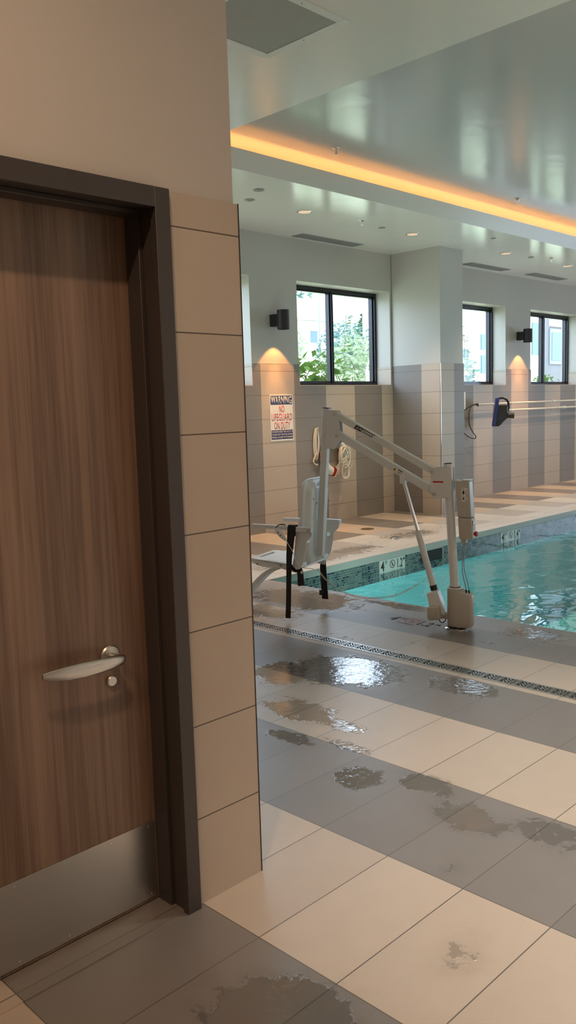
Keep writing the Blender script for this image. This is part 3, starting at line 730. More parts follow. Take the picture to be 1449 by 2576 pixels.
t = thing('coiled_rope', 'cream rope looped on a wall peg left of the lift post', 'rope', (8.375, YT, 1.285))
m = MB(); m.tube([(0, -.0005, 0), (0, -.05, 0), (0, -.06, .02)], 0.011, 8); m.build('peg', M['rope'], t)
m = MB()
for k in range(4):
    w = .018 + .012*k; L = .34 + .02*k
    m.tube([(.01 + w*math.sin(2*PI*i/24), -.03 + .006*k - .006*math.cos(2*PI*i/24), -L/2 + (L/2 + .012)*math.cos(2*PI*i/24)) for i in range(24)], 0.008, 8, closed=True)
m.build('loops', M['rope'], t)
m = MB(); m.tube([(-.005, -.03, -.02), (-.03, -.03, -.12), (-.015, -.03, -.26), (-.01, -.03, -.32), (-.06, -.03, -.39), (-.075, -.03, -.43), (-.055, -.03, -.46), (-.02, -.03, -.478), (.005, -.03, -.474)], 0.009, 8); m.build('loose_end', M['rope'], t)

# ------------------------------------------------------------------ pool poles, net head, cord, gauge box
def pole(p0, p1, rr, name, label, extra):
    t = thing(name, label, 'pool pole', p0)
    v = Vector(p1) - Vector(p0)
    m = MB(); m.cyl((0, 0, 0), v*0.52, rr, n=16); m.build('outer_tube', M['white'], t)
    m = MB(); m.cyl(v*0.52, v, rr*0.8, n=16); m.build('inner_tube', M['white'], t)
    m = MB(); m.cyl(v*0.505, v*0.53, rr*1.35, n=16); m.build('clamp_collar', M['white'], t)
    for f in extra:
        c = v*f; m = MB(); yw = YT - 0.0003 - p0[1]
        m.cyl((c.x, yw, c.z - rr - .004), (c.x, -rr - .004, c.z - rr - .004), 0.005, n=8); m.cyl((c.x, -rr - .004, c.z - rr - .008), (c.x, -rr - .004, c.z + rr*0.6), 0.005, n=8); m.box((c.x - .012, yw - .004, c.z - .05), (c.x + .012, yw, c.z + .02)); m.build('wall_hook', M['white'], t)
    return t
pole((12.24, 7.70, 1.545), (17.3, 7.70, 1.578), 0.017, 'rescue_pole', 'long white pole hung level on the window wall, upper of two', (0.21, 0.55, 0.9))
pole((13.17, 7.70, 1.430), (17.2, 7.70, 1.447), 0.019, 'telescopic_pole', 'white telescopic pole hung level below the other, starting at the blue head', (0.03, 0.45, 0.9))

t = thing('pool_vacuum_head', 'blue and black pool vacuum head hanging from the lower wall pole', 'pool tool', (12.50, 7.50, 1.41), math.radians(-52))
lean = lambda zz: 0.03*zz/0.24
m = MB(); rows = []
for zz in [-.235 + .047*i for i in range(11)]:
    tx = lean(zz); k = 1.0 if abs(zz) < .2 else .85
    rows.append([(tx - .040, -.085*k, zz), (tx + .012, -.085*k, zz), (tx + .012, .085*k, zz), (tx - .040, .085*k, zz)])
m.loft(rows); m.build('base_plate', M['blue'], t, bevel=0.008)
m = MB(); rows = []
for zz, w, dp in [(-.235, .065, .06), (-.20, .095, .065), (-.15, .135, .07), (-.10, .19, .07), (-.04, .205, .07), (.02, .185, .065), (.08, .18, .06), (.115, .17, .05)]:
    tx = lean(zz) + .012; rows.append([(tx, -dp, zz), (tx + w*.8, -dp*.8, zz), (tx + w, 0, zz), (tx + w*.8, dp*.8, zz), (tx, dp, zz)])
m.loft(rows); m.build('body', M['black'], t, bevel=0.006)
m = MB(); m.tube([(lean(.22) + .005, 0, .225), (.11, 0, .232), (.165, 0, .20), (.195, 0, .15), (.20, 0, .08), (.185, 0, .0)], 0.019, 10); m.build('carry_handle', M['black'], t)
m = MB(); m.cyl((.15, 0, -.06), (.285, 0, -.065), 0.042, 0.048, 20); m.build('hose_socket', M['black'], t)
m = MB(); m.tube([(.13, 0, .03), (.17, .06, .03), (.19, .12, .03)], 0.012, 8); m.build('pole_clip', M['chrome'], t)

t = thing('power_cord', 'black cord looping down from the end of the upper wall pole', 'cord', (12.23, 7.70, 1.545))
def spline(P, n=8):
    P = [Vector(p) for p in P]; out = []
    Q = [P[0]*2 - P[1]] + P + [P[-1]*2 - P[-2]]
    for i in range(1, len(Q) - 2):
        for k in range(n):
            s_ = k/n; a, b_, c, e = Q[i-1], Q[i], Q[i+1], Q[i+2]
            out.append(0.5*((2*b_) + (c - a)*s_ + (2*a - 5*b_ + 4*c - e)*s_*s_ + (3*b_ - a - 3*c + e)*s_**3))
    out.append(P[-1]); return out
m = MB(); m.tube(spline([(0, -.02, 0), (-.08, -.01, 0), (-.2, .0, -.03), (-.30, .02, -.07), (-.37, .03, -.125), (-.45, .04, -.22)]), 0.0085, 8)
m.tube(spline([(-.16, .0, -.02), (-.22, 0, -.08), (-.245, .0, -.2), (-.22, .0, -.34), (-.13, .0, -.45), (-.045, .0, -.515), (-.06, .0, -.555), (-.15, .0, -.55), (-.26, .0, -.52), (-.37, .02, -.45), (-.46, .04, -.38)]), 0.0075, 8)
m.build('cable', M['black'], t)
m = MB(); m.cyl((0.008, 0, 0), (-.03, -.012, 0), 0.022, 0.016, 14); m.tube([(-.0, -.01, 0), (.005, -.02, -.035)], 0.008, 8); m.build('end_cap', M['black'], t)

t = thing('wall_unit', 'narrow white plastic unit on the wall peeking out from behind the pillar', 'wall unit', (11.85, YT, 1.43))
m = MB(); m.box((-0.10, -0.055, 0), (0.10, -0.0005, 0.325)); m.build('housing', M['white'], t, bevel=0.012)
m = MB(); m.box((-.08, -0.0565, .10), (.085, -.0545, .102)); m.box((-.08, -0.0565, .16), (.085, -.0545, .162)); m.box((.1002, -.04, .10), (.1012, -.015, .104)); m.box((.1002, -.04, .045), (.1012, -.015, .05)); m.build('seam', M['grille_metal'], t)

# ------------------------------------------------------------------ things in the deck
t = thing('trench_drain', 'slotted stainless trench drain running across the wet tiles by the pool', 'floor drain', (4.145, 1.2, 0.0))
m = MB(); m.box((-.056, -4.5, 0.0002), (-.046, 4.85, 0.0022)); m.box((.046, -4.5, 0.0002), (.056, 4.85, 0.0022)); m.build('edge_frame', M['steel'], t)
m = MB(); m.box((-.046, -4.5, 0.0002), (.046, 4.85, 0.0007)); m.build('channel', M['dark_void'], t)
g = MB(); L0 = -0.4; y = L0
while y < 3.9:
    for k in range(4):
        a = -.036 + .024*k
        g.bar((a - .018, y + .012, .0014), (a + .018, y + .046, .0014), .0075, .0014); g.bar((a + .018, y + .060, .0014), (a - .018, y + .094, .0014), .0075, .0014)
    g.box((-.046, y - .0035, .0008), (.046, y + .0035, .0021)); y += .106
g.box((-.003, L0, .0008), (.003, 3.9, .0021)); g.box((-.046, L0, .0008), (-.040, 3.9, .0021)); g.box((.040, L0, .0008), (.046, 3.9, .0021))
g.build('grate', M['steel'], t)

t = thing('deck_cover', 'round dark cover plate in the far deck tiles near the wall', 'floor cover', (8.37, 6.905, 0.0))
m = MB(); m.lathe((0, 0, 0), [(.085, .0003), (.085, .004), (.078, .006), (.02, .0062)], 32); m.build('plate', plain('weathered_brass', (0.16, 0.11, 0.06), 0.45, 0.6), t)
m = MB(); m.box((-.02, -.004, .0062), (.02, .004, .0075)); m.build('slot', M['dark_void'], t)
t = thing('anchor_cap', 'small shiny chrome anchor cap on the wet far deck', 'anchor cap', (7.96, 6.14, 0.0))
m = MB(); m.lathe((0, 0, 0), [(.06, .0003), (.055, .010), (.03, .018), (.012, .019)], 28); m.build('dome', M['chrome'], t)
m = MB(); m.cyl((0, 0, .019), (0, 0, .022), .009, n=12); m.build('screw', M['grille_metal'], t)

def no_dive(parent, cx, cz, rr, place, ink, line):
    """prohibition ring with a small diving figure; place maps (u,v,h) to 3D"""
    m = MB(); n = 40
    rows = [[place(cx + math.cos(2*PI*i/n)*k, cz + math.sin(2*PI*i/n)*k, h) for k, h in ((rr, .0001), (rr, .0012), (rr*.84, .0012), (rr*.84, .0001))] for i in range(n + 1)]
    m.loft(rows); m.build('prohibition_ring', line, parent)
    m = MB(); a = math.radians(-45); w = rr*.075
    P = [(-rr*.86, -w), (rr*.86, -w), (rr*.86, w), (-rr*.86, w)]
    P = [(cx + x_*math.cos(a) - y_*math.sin(a), cz + x_*math.sin(a) + y_*math.cos(a)) for x_, y_ in P]
    m.prism(P, lambda p, q: place(p, q, .0001), lambda p, q: place(p, q, .0013)); m.build('prohibition_bar', line, parent)
    m = MB()
    for poly in ([(-.05, .1), (.08, .3), (.18, .25), (.08, .0), (-.12, -.35), (-.25, -.3)], [(-.2, .35), (-.05, .45), (.12, .3), (.05, .22)], [(-.25, -.3), (-.12, -.35), (-.05, -.6), (-.2, -.58)], [(-.02, -.1), (.1, -.15), (.25, -.45), (.12, -.48)]):
        m.prism([(cx + p*rr, cz + q*rr) for p, q in poly], lambda p, q: place(p, q, .0001), lambda p, q: place(p, q, .0009))
    m.build('diver_figure', ink, parent)

def wall_marker(x0, x1, zt, zb, label, parts):
    t = thing('depth_marker', label, 'depth marker', (x0, PY1 + 0.0098, zb), 0, 'white depth markers on the waterline')
    w, h = x1 - x0, zt - zb
    m = MB(); m.box((0, -.004, 0), (w, -.0002, h)); m.build('tile', M['marker'], t)
    for txt, u0, u1, v0, v1, bold in parts:
        lettering('lettering', txt, M['inkblack'], t, (u0*w, -.0041, v0*h), (1, 0, 0), (0, 0, 1), (u1 - u0)*w, (v1 - v0)*h, bold=bold)
    no_dive(t, .50*w, .56*h, .0455, lambda p, q, hh: (p, -.004 - hh, q), M['inkblack'], M['inkblack'])
    for xx in (w/3, 2*w/3):
        pass
wall_marker(6.985, 7.435, -0.0775, -0.215, 'white tile reading 4 FT and 1.2 M left of the skimmer opening',
            [('4', .05, .19, .16, .92, .03), ('FT', .22, .30, .62, .90, .02), ('1.2', .69, .90, .16, .90, .02), ('M', .92, .985, .66, .92, .02)])
wall_marker(9.45, 9.93, -0.0775, -0.215, 'white tile reading 4½ FT and 1.4 M just beyond the lift control box',
            [('4', .04, .16, .16, .92, .03), ('1', .18, .205, .58, .92, .01), ('2', .185, .225, .14, .50, .01), ('FT', .24, .33, .62, .90, .02), ('1.4', .69, .91, .16, .92, .02), ('M', .925, .985, .66, .92, .02)])
t = thing('skimmer_inlet', 'dark skimmer opening in the waterline mosaic behind the actuator', 'skimmer', (7.95, PY1 + .0098, -.215))
m = MB(); m.box((-.215, -.003, 0.0), (.215, -.0002, .136)); m.build('opening', M['dark_void'], t)
m = MB(); m.box((-.215, -.006, .131), (.215, -.0031, .138)); m.box((.208, -.006, 0), (.216, -.0031, .131)); m.build('faceplate', M['marker'], t)

t = thing('deck_depth_marker', 'black and red depth marking printed on the wet deck tiles beside the lift base', 'depth marker', (4.86, 3.62, 0.0))
pl = lambda p, q, h: (q, -p, .0002 + h*.3)
lettering('lettering', '4', M['inkblack'], t, (-.02, .205, .0003), (0, -1, 0), (1, 0, 0), .062, .115, bold=.04, depth=.0003)
lettering('lettering', 'FT', M['inkblack'], t, (.045, .130, .0003), (0, -1, 0), (1, 0, 0), .05, .04, bold=.02, depth=.0003)
lettering('lettering', '1.2', M['inkblack'], t, (-.02, -.055, .0003), (0, -1, 0), (1, 0, 0), .105, .115, bold=.04, depth=.0003)
lettering('lettering', 'M', M['inkblack'], t, (.045, -.175, .0003), (0, -1, 0), (1, 0, 0), .04, .04, bold=.02, depth=.0003)
no_dive(t, -.02, .045, .055, pl, M['inkblack'], M['inkred'])
lettering('lettering', 'NO DIVING', M['inkblack'], t, (-.045, .085, .0003), (0, -1, 0), (1, 0, 0), .13, .018, bold=.01, depth=.0003)
m = MB()
for (a, b_), (c, e) in (((-.055, .10), (-.052, -.06)), ((.10, .10), (.103, -.06)), ((-.055, .10), (.103, .098)), ((-.055, -.058), (.103, -.06))): m.box((min(a, c), min(b_, e), .0003), (max(a, c), max(b_, e), .0006))
m.build('border', M['inkred'], t)

# ------------------------------------------------------------------ pool lift   (local x along the arm, y to the near side)
lift = thing('pool_lift', 'grey pool lift with angled twin arms and hanging white chair at the pool edge', 'pool lift', (4.93, 3.28, 0.0), math.radians(107))
m = MB(); m.lathe((0, 0, 0), [(.078, .0005), (.078, .007), (.070, .011), (.03, .012)], 36); m.build('anchor_plate', M['chrome'], lift)
m = MB(); m.cyl((0, 0, .010), (0, 0, .024), .058, n=32); m.build('bearing', M['black'], lift)
# base shroud: round about the mast, tapering back to a narrow end
out = []
for i in range(17):
    a = math.radians(-97 + 194*i/16); out.append((.060*math.cos(a), .060*math.sin(a)))
out += [(-.105, .046), (-.118, .036), (-.122, .02), (-.122, -.02), (-.118, -.036), (-.105, -.046)]
rows = []
for z_, k in ((.020, .93), (.034, 1.0), (.26, 1.0), (.278, .99), (.285, .955)):
    row = []
    for p, q in out:
        zz = z_
        if z_ > .2 and p < -.035: zz = z_ - (.035 + p)*(-.42)
        row.append((p*k, q*k, zz))
    rows.append(row)
m = MB(); m.loft(rows); sh_ = m.build('base_shroud', M['lift_beige'], lift, angle=50)
m = MB(); m.lathe((0.006, 0, 0), [(.040, .2855), (.052, .2855), (.056, .290), (.052, .296), (.040, .2955)], 32); m.build('collar', M['lift_white'], sh_)
m = MB(); m.cyl((0.006, 0, .2956), (0.006, 0, .2985), .041, n=28); m.build('gasket', M['black'], sh_)
for q in ((-.078, .012), (-.100, .018)):
    m = MB(); m.cyl((q[0], q[1], .262), (q[0] + .002, q[1], .284), .006, n=12); m.build('cable_gland', M['black'], sh_)
m = MB(); m.cyl((-.05, .052, .055), (-.0505, .0595, .055), .004, n=10); m.build('screw', M['grille_metal'], sh_)
mast0, mast1 = Vector((.0075, 0, .27)), Vector((.052, 0, 1.157))
m = MB(); m.cyl(mast0, mast1, .0305, n=32); ms_ = m.build('mast', M['lift'], lift)
dm = (mast1 - mast0).normalized()
m = MB(); m.cyl(mast1, mast1 + dm*.006, .0300, .027, 28); m.build('end_cap', M['black'], ms_)
P2 = [(.165, 1.132), (.015, 1.132), (.012, .990), (.030, .925), (.120, .915), (.150, .925), (.166, .955)]
for s_ in (1, -1):
    m = MB(); m.prism(P2, lambda p, q: (p, s_*.0335, q), lambda p, q: (p, s_*.0385, q)); br = m.build('mast_bracket', M['lift'], lift, bevel=.0015)
    for p, q in ((.148, 1.106), (.137, .951)):
        m = MB(); m.lathe((p, 0, q), [(.0095, s_*.0385), (.0095, s_*.0455), (.006, s_*.047), (.005, s_*.0495)], 12, 'y'); m.build('pivot_bolt', M['steel'], br)
    if s_ == 1:
        m = MB(); m.box((.072, .0386, 1.018), (.146, .0391, 1.040)); m.build('sticker', M['signwhite'], br)
        m = MB(); m.box((.072, .0391, 1.028), (.146, .0394, 1.040)); m.box((.090, .0394, 1.031), (.128, .0396, 1.037)); m.build('sticker_band', M['inkred'], br)
ua0, ua1 = Vector((.135, 0, 1.098)), Vector((.895, 0, 1.518)); la0, la1 = Vector((.118, 0, .948)), Vector((.885, 0, 1.375))
m = MB(); m.bar(ua0, ua1, .050, .047); UA = m.build('upper_arm', M['lift'], lift, bevel=.005)
m = MB(); m.bar(la0, la1, .050, .055); LA = m.build('lower_arm', M['lift'], lift, bevel=.005)
# maker's mark on the upper arm
du = (ua0 - ua1).normalized(); uu = Vector((0, 1, 0)).cross(du); uu = uu if uu.z > 0 else -uu
cen = ua1 + du*.268
def on_arm(a, b_, base=cen): return base + du*a + uu*b_ + Vector((0, .0254, 0))
m = MB(); Q = [(-.080, -.014), (-.018, -.014), (-.010, .016), (-.072, .016)]
m.prism(Q, lambda p, q: on_arm(p, q), lambda p, q: on_arm(p, q) + Vector((0, .0005, 0))); m.build('logo_panel', M['inkblack'], UA)
lettering('lettering', 'SR', M['lift'], UA, on_arm(-.068, -.007) + Vector((0, .0006, 0)), du, uu, .050, .016, bold=.0, shear=.3, depth=.0004)
lettering('lettering', 'Smith', M['inkblack'], UA, on_arm(-.010, -.013), du, uu, .088, .019, bold=.01, shear=.3, depth=.0005)
m = MB(); m.prism([(-.012, .0105), (.090, .0105), (.092, .016), (-.010, .016)], lambda p, q: on_arm(p, q), lambda p, q: on_arm(p, q) + Vector((0, .0005, 0))); m.build('logo_bar', M['inkblack'], UA)
dl = (la0 - la1).normalized(); ul = Vector((0, 1, 0)).cross(dl); ul = ul if ul.z > 0 else -ul
cl_ = la1 + dl*.545
oa = lambda a, b_, k=0: cl_ + dl*a + ul*b_ + Vector((0, .0254 + k, 0))
m = MB(); m.prism([(-.045, -.018), (.045, -.018), (.045, .016), (-.045, .016)], lambda p, q: oa(p, q), lambda p, q: oa(p, q, .0004)); st = m.build('warning_sticker', M['signwhite'], LA)
m = MB(); m.prism([(-.038, -.012), (-.006, -.012), (-.022, .013)], lambda p, q: oa(p, q, .0004), lambda p, q: oa(p, q, .0008)); m.build('triangle', M['yellow'], LA)
m = MB(); m.prism([(-.026, -.008), (-.018, -.008), (-.020, .004), (-.024, .004)], lambda p, q: oa(p, q, .0008), lambda p, q: oa(p, q, .0011)); m.prism([(.0, .006), (.040, .006), (.040, .012), (.0, .012)], lambda p, q: oa(p, q, .0004), lambda p, q: oa(p, q, .0008))
for k in range(4): m.prism([(.004, -.013 + .004*k), (.036, -.013 + .004*k), (.036, -.0115 + .004*k), (.004, -.0115 + .004*k)], lambda p, q: oa(p, q, .0004), lambda p, q: oa(p, q, .0007))
m.build('symbol', M['inkblack'], LA)
# actuator
A0, A1 = Vector((.150, 0, .245)), Vector((.372, 0, 1.030)); da = (A1 - A0).normalized()
act = thing('actuator', None, None); act.parent = lift
m = MB(); m.cyl(A0 + da*.05, A0 + da*.435, .0225, n=28); m.cyl(A0 + da*.435, A0 + da*.455, .0235, .019, 28); m.build('outer_tube', M['lift'], act)
m = MB(); m.cyl(A0 + da*.455, A1, .0125, n=20); m.build('piston_rod', M['chrome'], act)
m = MB(); m.cyl(A0 + da*.020, A0 + da*.055, .0255, n=28); m.build('collar', M['black'], act)
m = MB(); m.box((A1.x - .020, -.030, A1.z - .012), (A1.x + .020, -.0255, A1.z + .055)); m.box((A1.x - .020, .0255, A1.z - .012), (A1.x + .020, .030, A1.z + .055)); m.cyl((A1.x, -.036, A1.z), (A1.x, .036, A1.z), .008, n=14); m.cyl((A1.x, -.02, A1.z), (A1.x, .02, A1.z), .016, n=18); m.build('clevis', M['lift'], act, bevel=.001)
# motor housing: an angular shell running down the actuator axis with a box in front
ax = Vector((-da.z, 0, da.x))              # across the actuator, towards the mast
if ax.x > 0: ax = -ax
hb = A0 + da*.015
rows = []
for k, a, b_, w in ((0.0, -.046, .024, .030), (-.010, -.054, .030, .036), (-.09, -.058, .036, .036), (-.150, -.052, .040, .034), (-.182, -.030, .036, .028)):
    c = hb + da*k
    rows.append([c + ax*a + Vector((0, w, 0)), c + ax*b_ + Vector((0, w, 0)), c + ax*b_ + Vector((0, -w, 0)), c + ax*a + Vector((0, -w, 0))])
m = MB(); m.loft(rows); m.build('gear_housing', M['lift_white'], act, bevel=.005)
m = MB(); rows = []
for zz, s0, s1, o0, o1 in ((.160, .105, .185, .020, .062), (.150, .100, .192, .016, .068), (.078, .096, .186, .016, .068), (.064, .100, .178, .020, .064)):
    rows.append([(s0, o0, zz - .0), (s1, o0, zz - .008), (s1, o1, zz - .008), (s0, o1, zz)])
m.loft(rows); m.build('motor_box', M['lift_beige'], act, bevel=.005)
m = MB(); m.box((.045, -.02, .066), (.115, .02, .108)); m.cyl((.100, -.034, .088), (.100, .034, .088), .016, n=18); m.build('lower_bracket', M['lift_beige'], act, bevel=.002)
m = MB(); m.tube(spline([(.115, .02, .080), (.108, .035, .052), (.085, .04, .042), (.065, .045, .058), (.058, .05, .075)], 6), .0035, 8); m.build('cable', M['black'], act)
# control box clipped behind the mast
cb = lift
bx0, bx1, by0, by1 = -.122, -.026, -.045, .045
off = lambda z_: .052*(z_ - .84)/.85*1.0
rows = []
for z_, k in ((.640, .90), (.652, 1.0), (.789, 1.0)):
    x_ = off(z_); cx_ = (bx0 + bx1)/2; hx = (bx1 - bx0)/2*k; hy = by1*k
    rows.append([(cx_ + x_ - hx, -hy, z_), (cx_ + x_ + hx, -hy, z_), (cx_ + x_ + hx, hy, z_), (cx_ + x_ - hx, hy, z_)])
m = MB(); m.loft(rows); bt = m.build('battery_box', M['lift_beige'], cb, bevel=.006)
rows = []
for z_, k in ((.792, 1.0), (1.030, 1.0), (1.042, .94)):
    x_ = off(z_); cx_ = (bx0 + bx1)/2; hx = (bx1 - bx0)/2*k; hy = by1*k
    rows.append([(cx_ + x_ - hx, -hy, z_), (cx_ + x_ + hx, -hy, z_), (cx_ + x_ + hx, hy, z_), (cx_ + x_ - hx, hy, z_)])
m = MB(); m.loft(rows); uc = m.build('control_box', M['lift_beige'], cb, bevel=.006)
m = MB(); m.box((-.115, -.035, 1.0425), (-.055, .035, 1.050)); m.box((-.03, -.02, 1.030), (.012, .02, 1.046)); m.build('top_latch', M['lift_white'], cb, bevel=.003)
m = MB(); m.box((-.10, .0453, .905), (-.058, .0458, .995)); lb = m.build('label', M['signwhite'], uc)
m = MB()
rr_ = random.Random(2)
for k in range(14): 
    x_ = -.097 + .022*(k % 2); z_ = .910 + .0058*k; m.box((x_, .0458, z_), (x_ + rr_.uniform(.006, .016), .0461, z_ + .0035))
m.cyl((-.072, .0458, .925), (-.072, .0462, .925), .006, n=12); m.box((-.078, .0458, .955), (-.066, .0462, .975)); m.build('label_print', M['inkblack'], uc)
m = MB(); x_ = bx0 + off(.71); m.box((x_ - .0035, -.012, .655), (x_ - .0002, .030, .770)); pn = m.build('status_panel', M['white'], bt, bevel=.001)
m = MB(); m.box((x_ - .0045, .0, .705), (x_ - .0036, .016, .745)); m.cyl((x_ - .0045, .008, .760), (x_ - .0036, .008, .760), .004, n=10); m.build('indicator', M['grille_metal'], bt)
m = MB(); m.cyl((x_ - .0036, .008, .678), (x_ - .010, .008, .678), .013, n=20); m.lathe((x_ - .0098, .008, .678), [(.014, 0.0), (.019, -.006), (.019, -.014), (.012, -.018)], 24, 'x'); m.build('emergency_button', M['red'], bt)
m = MB()
m.tube(spline([(-.055, .0, .645), (-.056, .004, .60), (-.050, .008, .50), (-.052, .01, .40), (-.068, .012, .33), (-.077, .012, .283)], 8), .0032, 8)
m.tube(spline([(-.066, .0, .645), (-.068, .004, .60), (-.062, .01, .50), (-.066, .014, .42), (-.088, .018, .34), (-.099, .018, .283)], 8), .0032, 8)
m.build('cable', M['grille_metal'], cb)
m = MB(); m.box((-.080, -.02, .610), (-.045, .02, .642)); m.build('cable_inlet', M['lift_beige'], cb, bevel=.004)
# hanger plates and post
HP = [(.940, 1.548), (.872, 1.543), (.858, 1.528), (.842, 1.342), (.846, 1.326), (.892, 1.264), (.966, 1.268)]
for s_ in (1, -1):
    m = MB(); m.prism(HP, lambda p, q: (p, s_*.0275, q), lambda p, q: (p, s_*.0325, q)); hp = m.build('hanger_plate', M['lift'], lift, bevel=.0015)
    for p, q in ((.887, 1.516), (.873, 1.363)):
        m = MB(); m.lathe((p, 0, q), [(.0095, s_*.0325), (.0095, s_*.039), (.006, s_*.041), (.005, s_*.0435)], 12, 'y'); m.build('pivot_bolt', M['steel'], hp)
p0, p1 = Vector((.957, 0, 1.560)), Vector((1.0428, 0, .460))
m = MB(); m.bar(p0, p1, .050, .050, (1, 0, 0)); post = m.build('hanger_post', M['lift'], lift, bevel=.003)
m = MB(); m.bar(p0 + Vector((-.0001, 0, .0004)), p0 + Vector((-.0006, 0, .007)), .046, .046, (1, 0, 0)); m.build('end_cap', M['black'], post)
# chair
ch = lift
sx = lambda z_: 1.047 + (.957 - 1.047)*(z_ - .405)/1.155 + .026
prof = [(-.200, .062), (-.200, .040), (-.165, .034), (-.150, .006), (-.140, 0.0), (-.062, 0.0), (-.050, .006), (-.038, .020), (.038, .020), (.050, .006), (.062, 0.0), (.140, 0.0), (.150, .006), (.165, .034), (.200, .040), (.200, .062)]
rows = []
for z_, w, rg in ((.398, .42, .0), (.408, .60, .4), (.430, .78, .8), (.470, .92, 1.0), (.540, 1.0, 1.0), (.96, 1.0, 1.0), (.985, .985, .85), (1.010, .95, .3), (1.028, .87, .0), (1.040, .74, .0), (1.050, .5, .0)):
    rows.append([(sx(z_) + (dp if rg >= 1 else (.036 + (dp - .036)*rg if dp < .036 else dp)), q*w, z_) for q, dp in prof])
m = MB(); m.loft(rows); bk = m.build('backrest', M['lift_white'], ch, bevel=.004, angle=50)
for q, z_, rr in ((.115, .905, .0055), (-.115, .905, .0055), (.055, .865, .008), (.115, .76, .003), (-.175, .86, .004), (-.12, .45, .004)):
    m = MB(); m.cyl((sx(z_) - .004, q, z_), (sx(z_) + .03, q, z_), rr, n=12); m.build('bolt', M['grille_metal'], bk)
# seat with cut-outs
m = MB()
hl = [(1.485, 1.515, -.11, .11), (1.20, 1.40, .170, .180), (1.20, 1.40, -.180, -.170), (1.30, 1.325, -.06, -.035)]
zs = lambda s_: .423 + (.450 - .423)*(s_ - 1.2)/.345
for a, b_, c, e in cells(1.085, 1.545, -.2, .2, hl):
    vs = [(a, c), (b_, c), (b_, e), (a, e)]
    m.prism(vs, lambda p, q: (p, q, zs(p) - .014), lambda p, q: (p, q, zs(p)))
bmesh.ops.remove_doubles(m.bm, verts=m.bm.verts, dist=1e-5)
for v in m.bm.verts:
    if v.co.x > 1.54 and abs(v.co.y) > .19: v.co.x -= .03; v.co.y *= .93
seat = m.build('seat', M['lift_white'], ch)
m = MB()
for s_ in (1, -1):
    rows = [[(a, s_*.2, zs(a) - .001), (a, s_*.19, zs(a) - .001), (a, s_*.19, zs(a) - d_), (a, s_*.2, zs(a) - d_)] for a, d_ in ((1.10, .06), (1.20, .055), (1.30, .040), (1.36, .050), (1.44, .052), (1.52, .036), (1.535, .02))]
    m.loft(rows)
m.bar((1.53, -.19, zs(1.53) - .012), (1.53, .19, zs(1.53) - .012), .012, .026); m.build('seat_skirt', M['lift_white'], seat, bevel=.002)
for p in (1.475, 1.275):
    m = MB(); m.cyl((p, .2002, .408), (p, .2045, .408), .008, n=12); m.build('bolt', M['grille_metal'], seat)
# footrest
m = MB(); m.ribbon(spline([(1.345, .06, .372), (1.40, .06, .352), (1.455, .06, .325), (1.505, .06, .287), (1.55, .06, .245), (1.62, .06, .175), (1.74, .06, .085)], 6), (0, 1, 0), .12, .030); m.build('footrest_strut', M['lift_white'], ch, bevel=.004)
m = MB(); m.box((1.77, -.13, .055), (1.95, .19, .073)); m.bar((1.735, .06, .084), (1.80, .06, .064), .06, .02); m.build('footrest', M['lift_white'], ch, bevel=.006)
# armrests and their side brackets
for s_, z0_, z1_ in ((1, .700, .7085), (-1, .694, .690)):
    m = MB(); m.bar((1.10, s_*.25, z0_), (1.478, s_*.25, z1_), .032, .027); ar = m.build('armrest', M['lift'], ch, bevel=.002)
    m = MB(); m.bar((.984, s_*.25, z0_ - .007), (1.115, s_*.25, z0_ - .0035), .038, .035); m.build('socket', M['lift'], ar, bevel=.002)
    m = MB(); m.cyl((.968 + .04, s_*.2692, z0_ - .010), (.968 + .04, s_*.2735, z0_ - .010), .007, n=10); m.build('bolt', M['grille_metal'], ar)
    BP = [(1.120, .690), (.995, .690), (.990, .655), (1.005, .632), (1.035, .605), (1.050, .52), (1.068, .45), (1.095, .400), (1.128, .392), (1.158, .420), (1.142, .500)]
    m = MB(); m.prism(BP, lambda p, q: (p, s_*.232, q), lambda p, q: (p, s_*.240, q)); bb = m.build('side_bracket', M['lift_white'], ch, bevel=.002)
    m = MB(); m.bar((1.10, s_*.15, .425), (1.10, s_*.236, .425), .03, .03); m.bar((1.07, s_*.15, .60), (1.07, s_*.236, .60), .03, .03); m.build('cross_tube', M['lift_white'], bb)
# straps
SX = (1, 0, 0)
m = MB(); m.ribbon([(1.138, .232, .640), (1.138, .230, .70), (1.138, .236, .7245), (1.138, .264, .7235), (1.139, .2705, .70), (1.152, .2705, .60), (1.166, .268, .50), (1.172, .267, .42), (1.178, .266, .30), (1.184, .268, .15), (1.191, .270, .030)], SX, [.066, .066, .066, .066, .066, .058, .048, .042, .040, .040, .042], .004); m.build('strap', M['web'], ch)
m = MB(); m.ribbon([(1.185, .20, .395), (1.16, .20, .410), (1.135, .20, .412), (1.118, .20, .385), (1.113, .20, .33), (1.112, .20, .265)], (0.75, .66, 0), .046, .004); m.ribbon([(1.20, .215, .418), (1.15, .215, .385), (1.10, .20, .395)], (0, 0, 1), .035, .005); m.build('strap', M['web'], ch)
m = MB(); m.ribbon([(1.118, -.19, .44), (1.124, -.215, .40), (1.128, -.22, .33), (1.124, -.22, .21), (1.118, -.222, .075)], SX, [.040, .040, .052, .052, .052], .005); m.ribbon([(1.124, -.212, .385), (1.128, -.214, .30), (1.124, -.214, .19), (1.118, -.216, .095)], SX, .038, .005)
sp_ = m.build('strap', M['web'], ch)
m = MB(); m.box((1.124, -.206, .108), (1.158, -.196, .150)); m.build('buckle', M['black'], sp_, bevel=.003)
m = MB(); m.box((1.150, -.1955, .128), (1.159, -.1945, .138)); m.build('buckle_pin', M['chrome'], sp_)

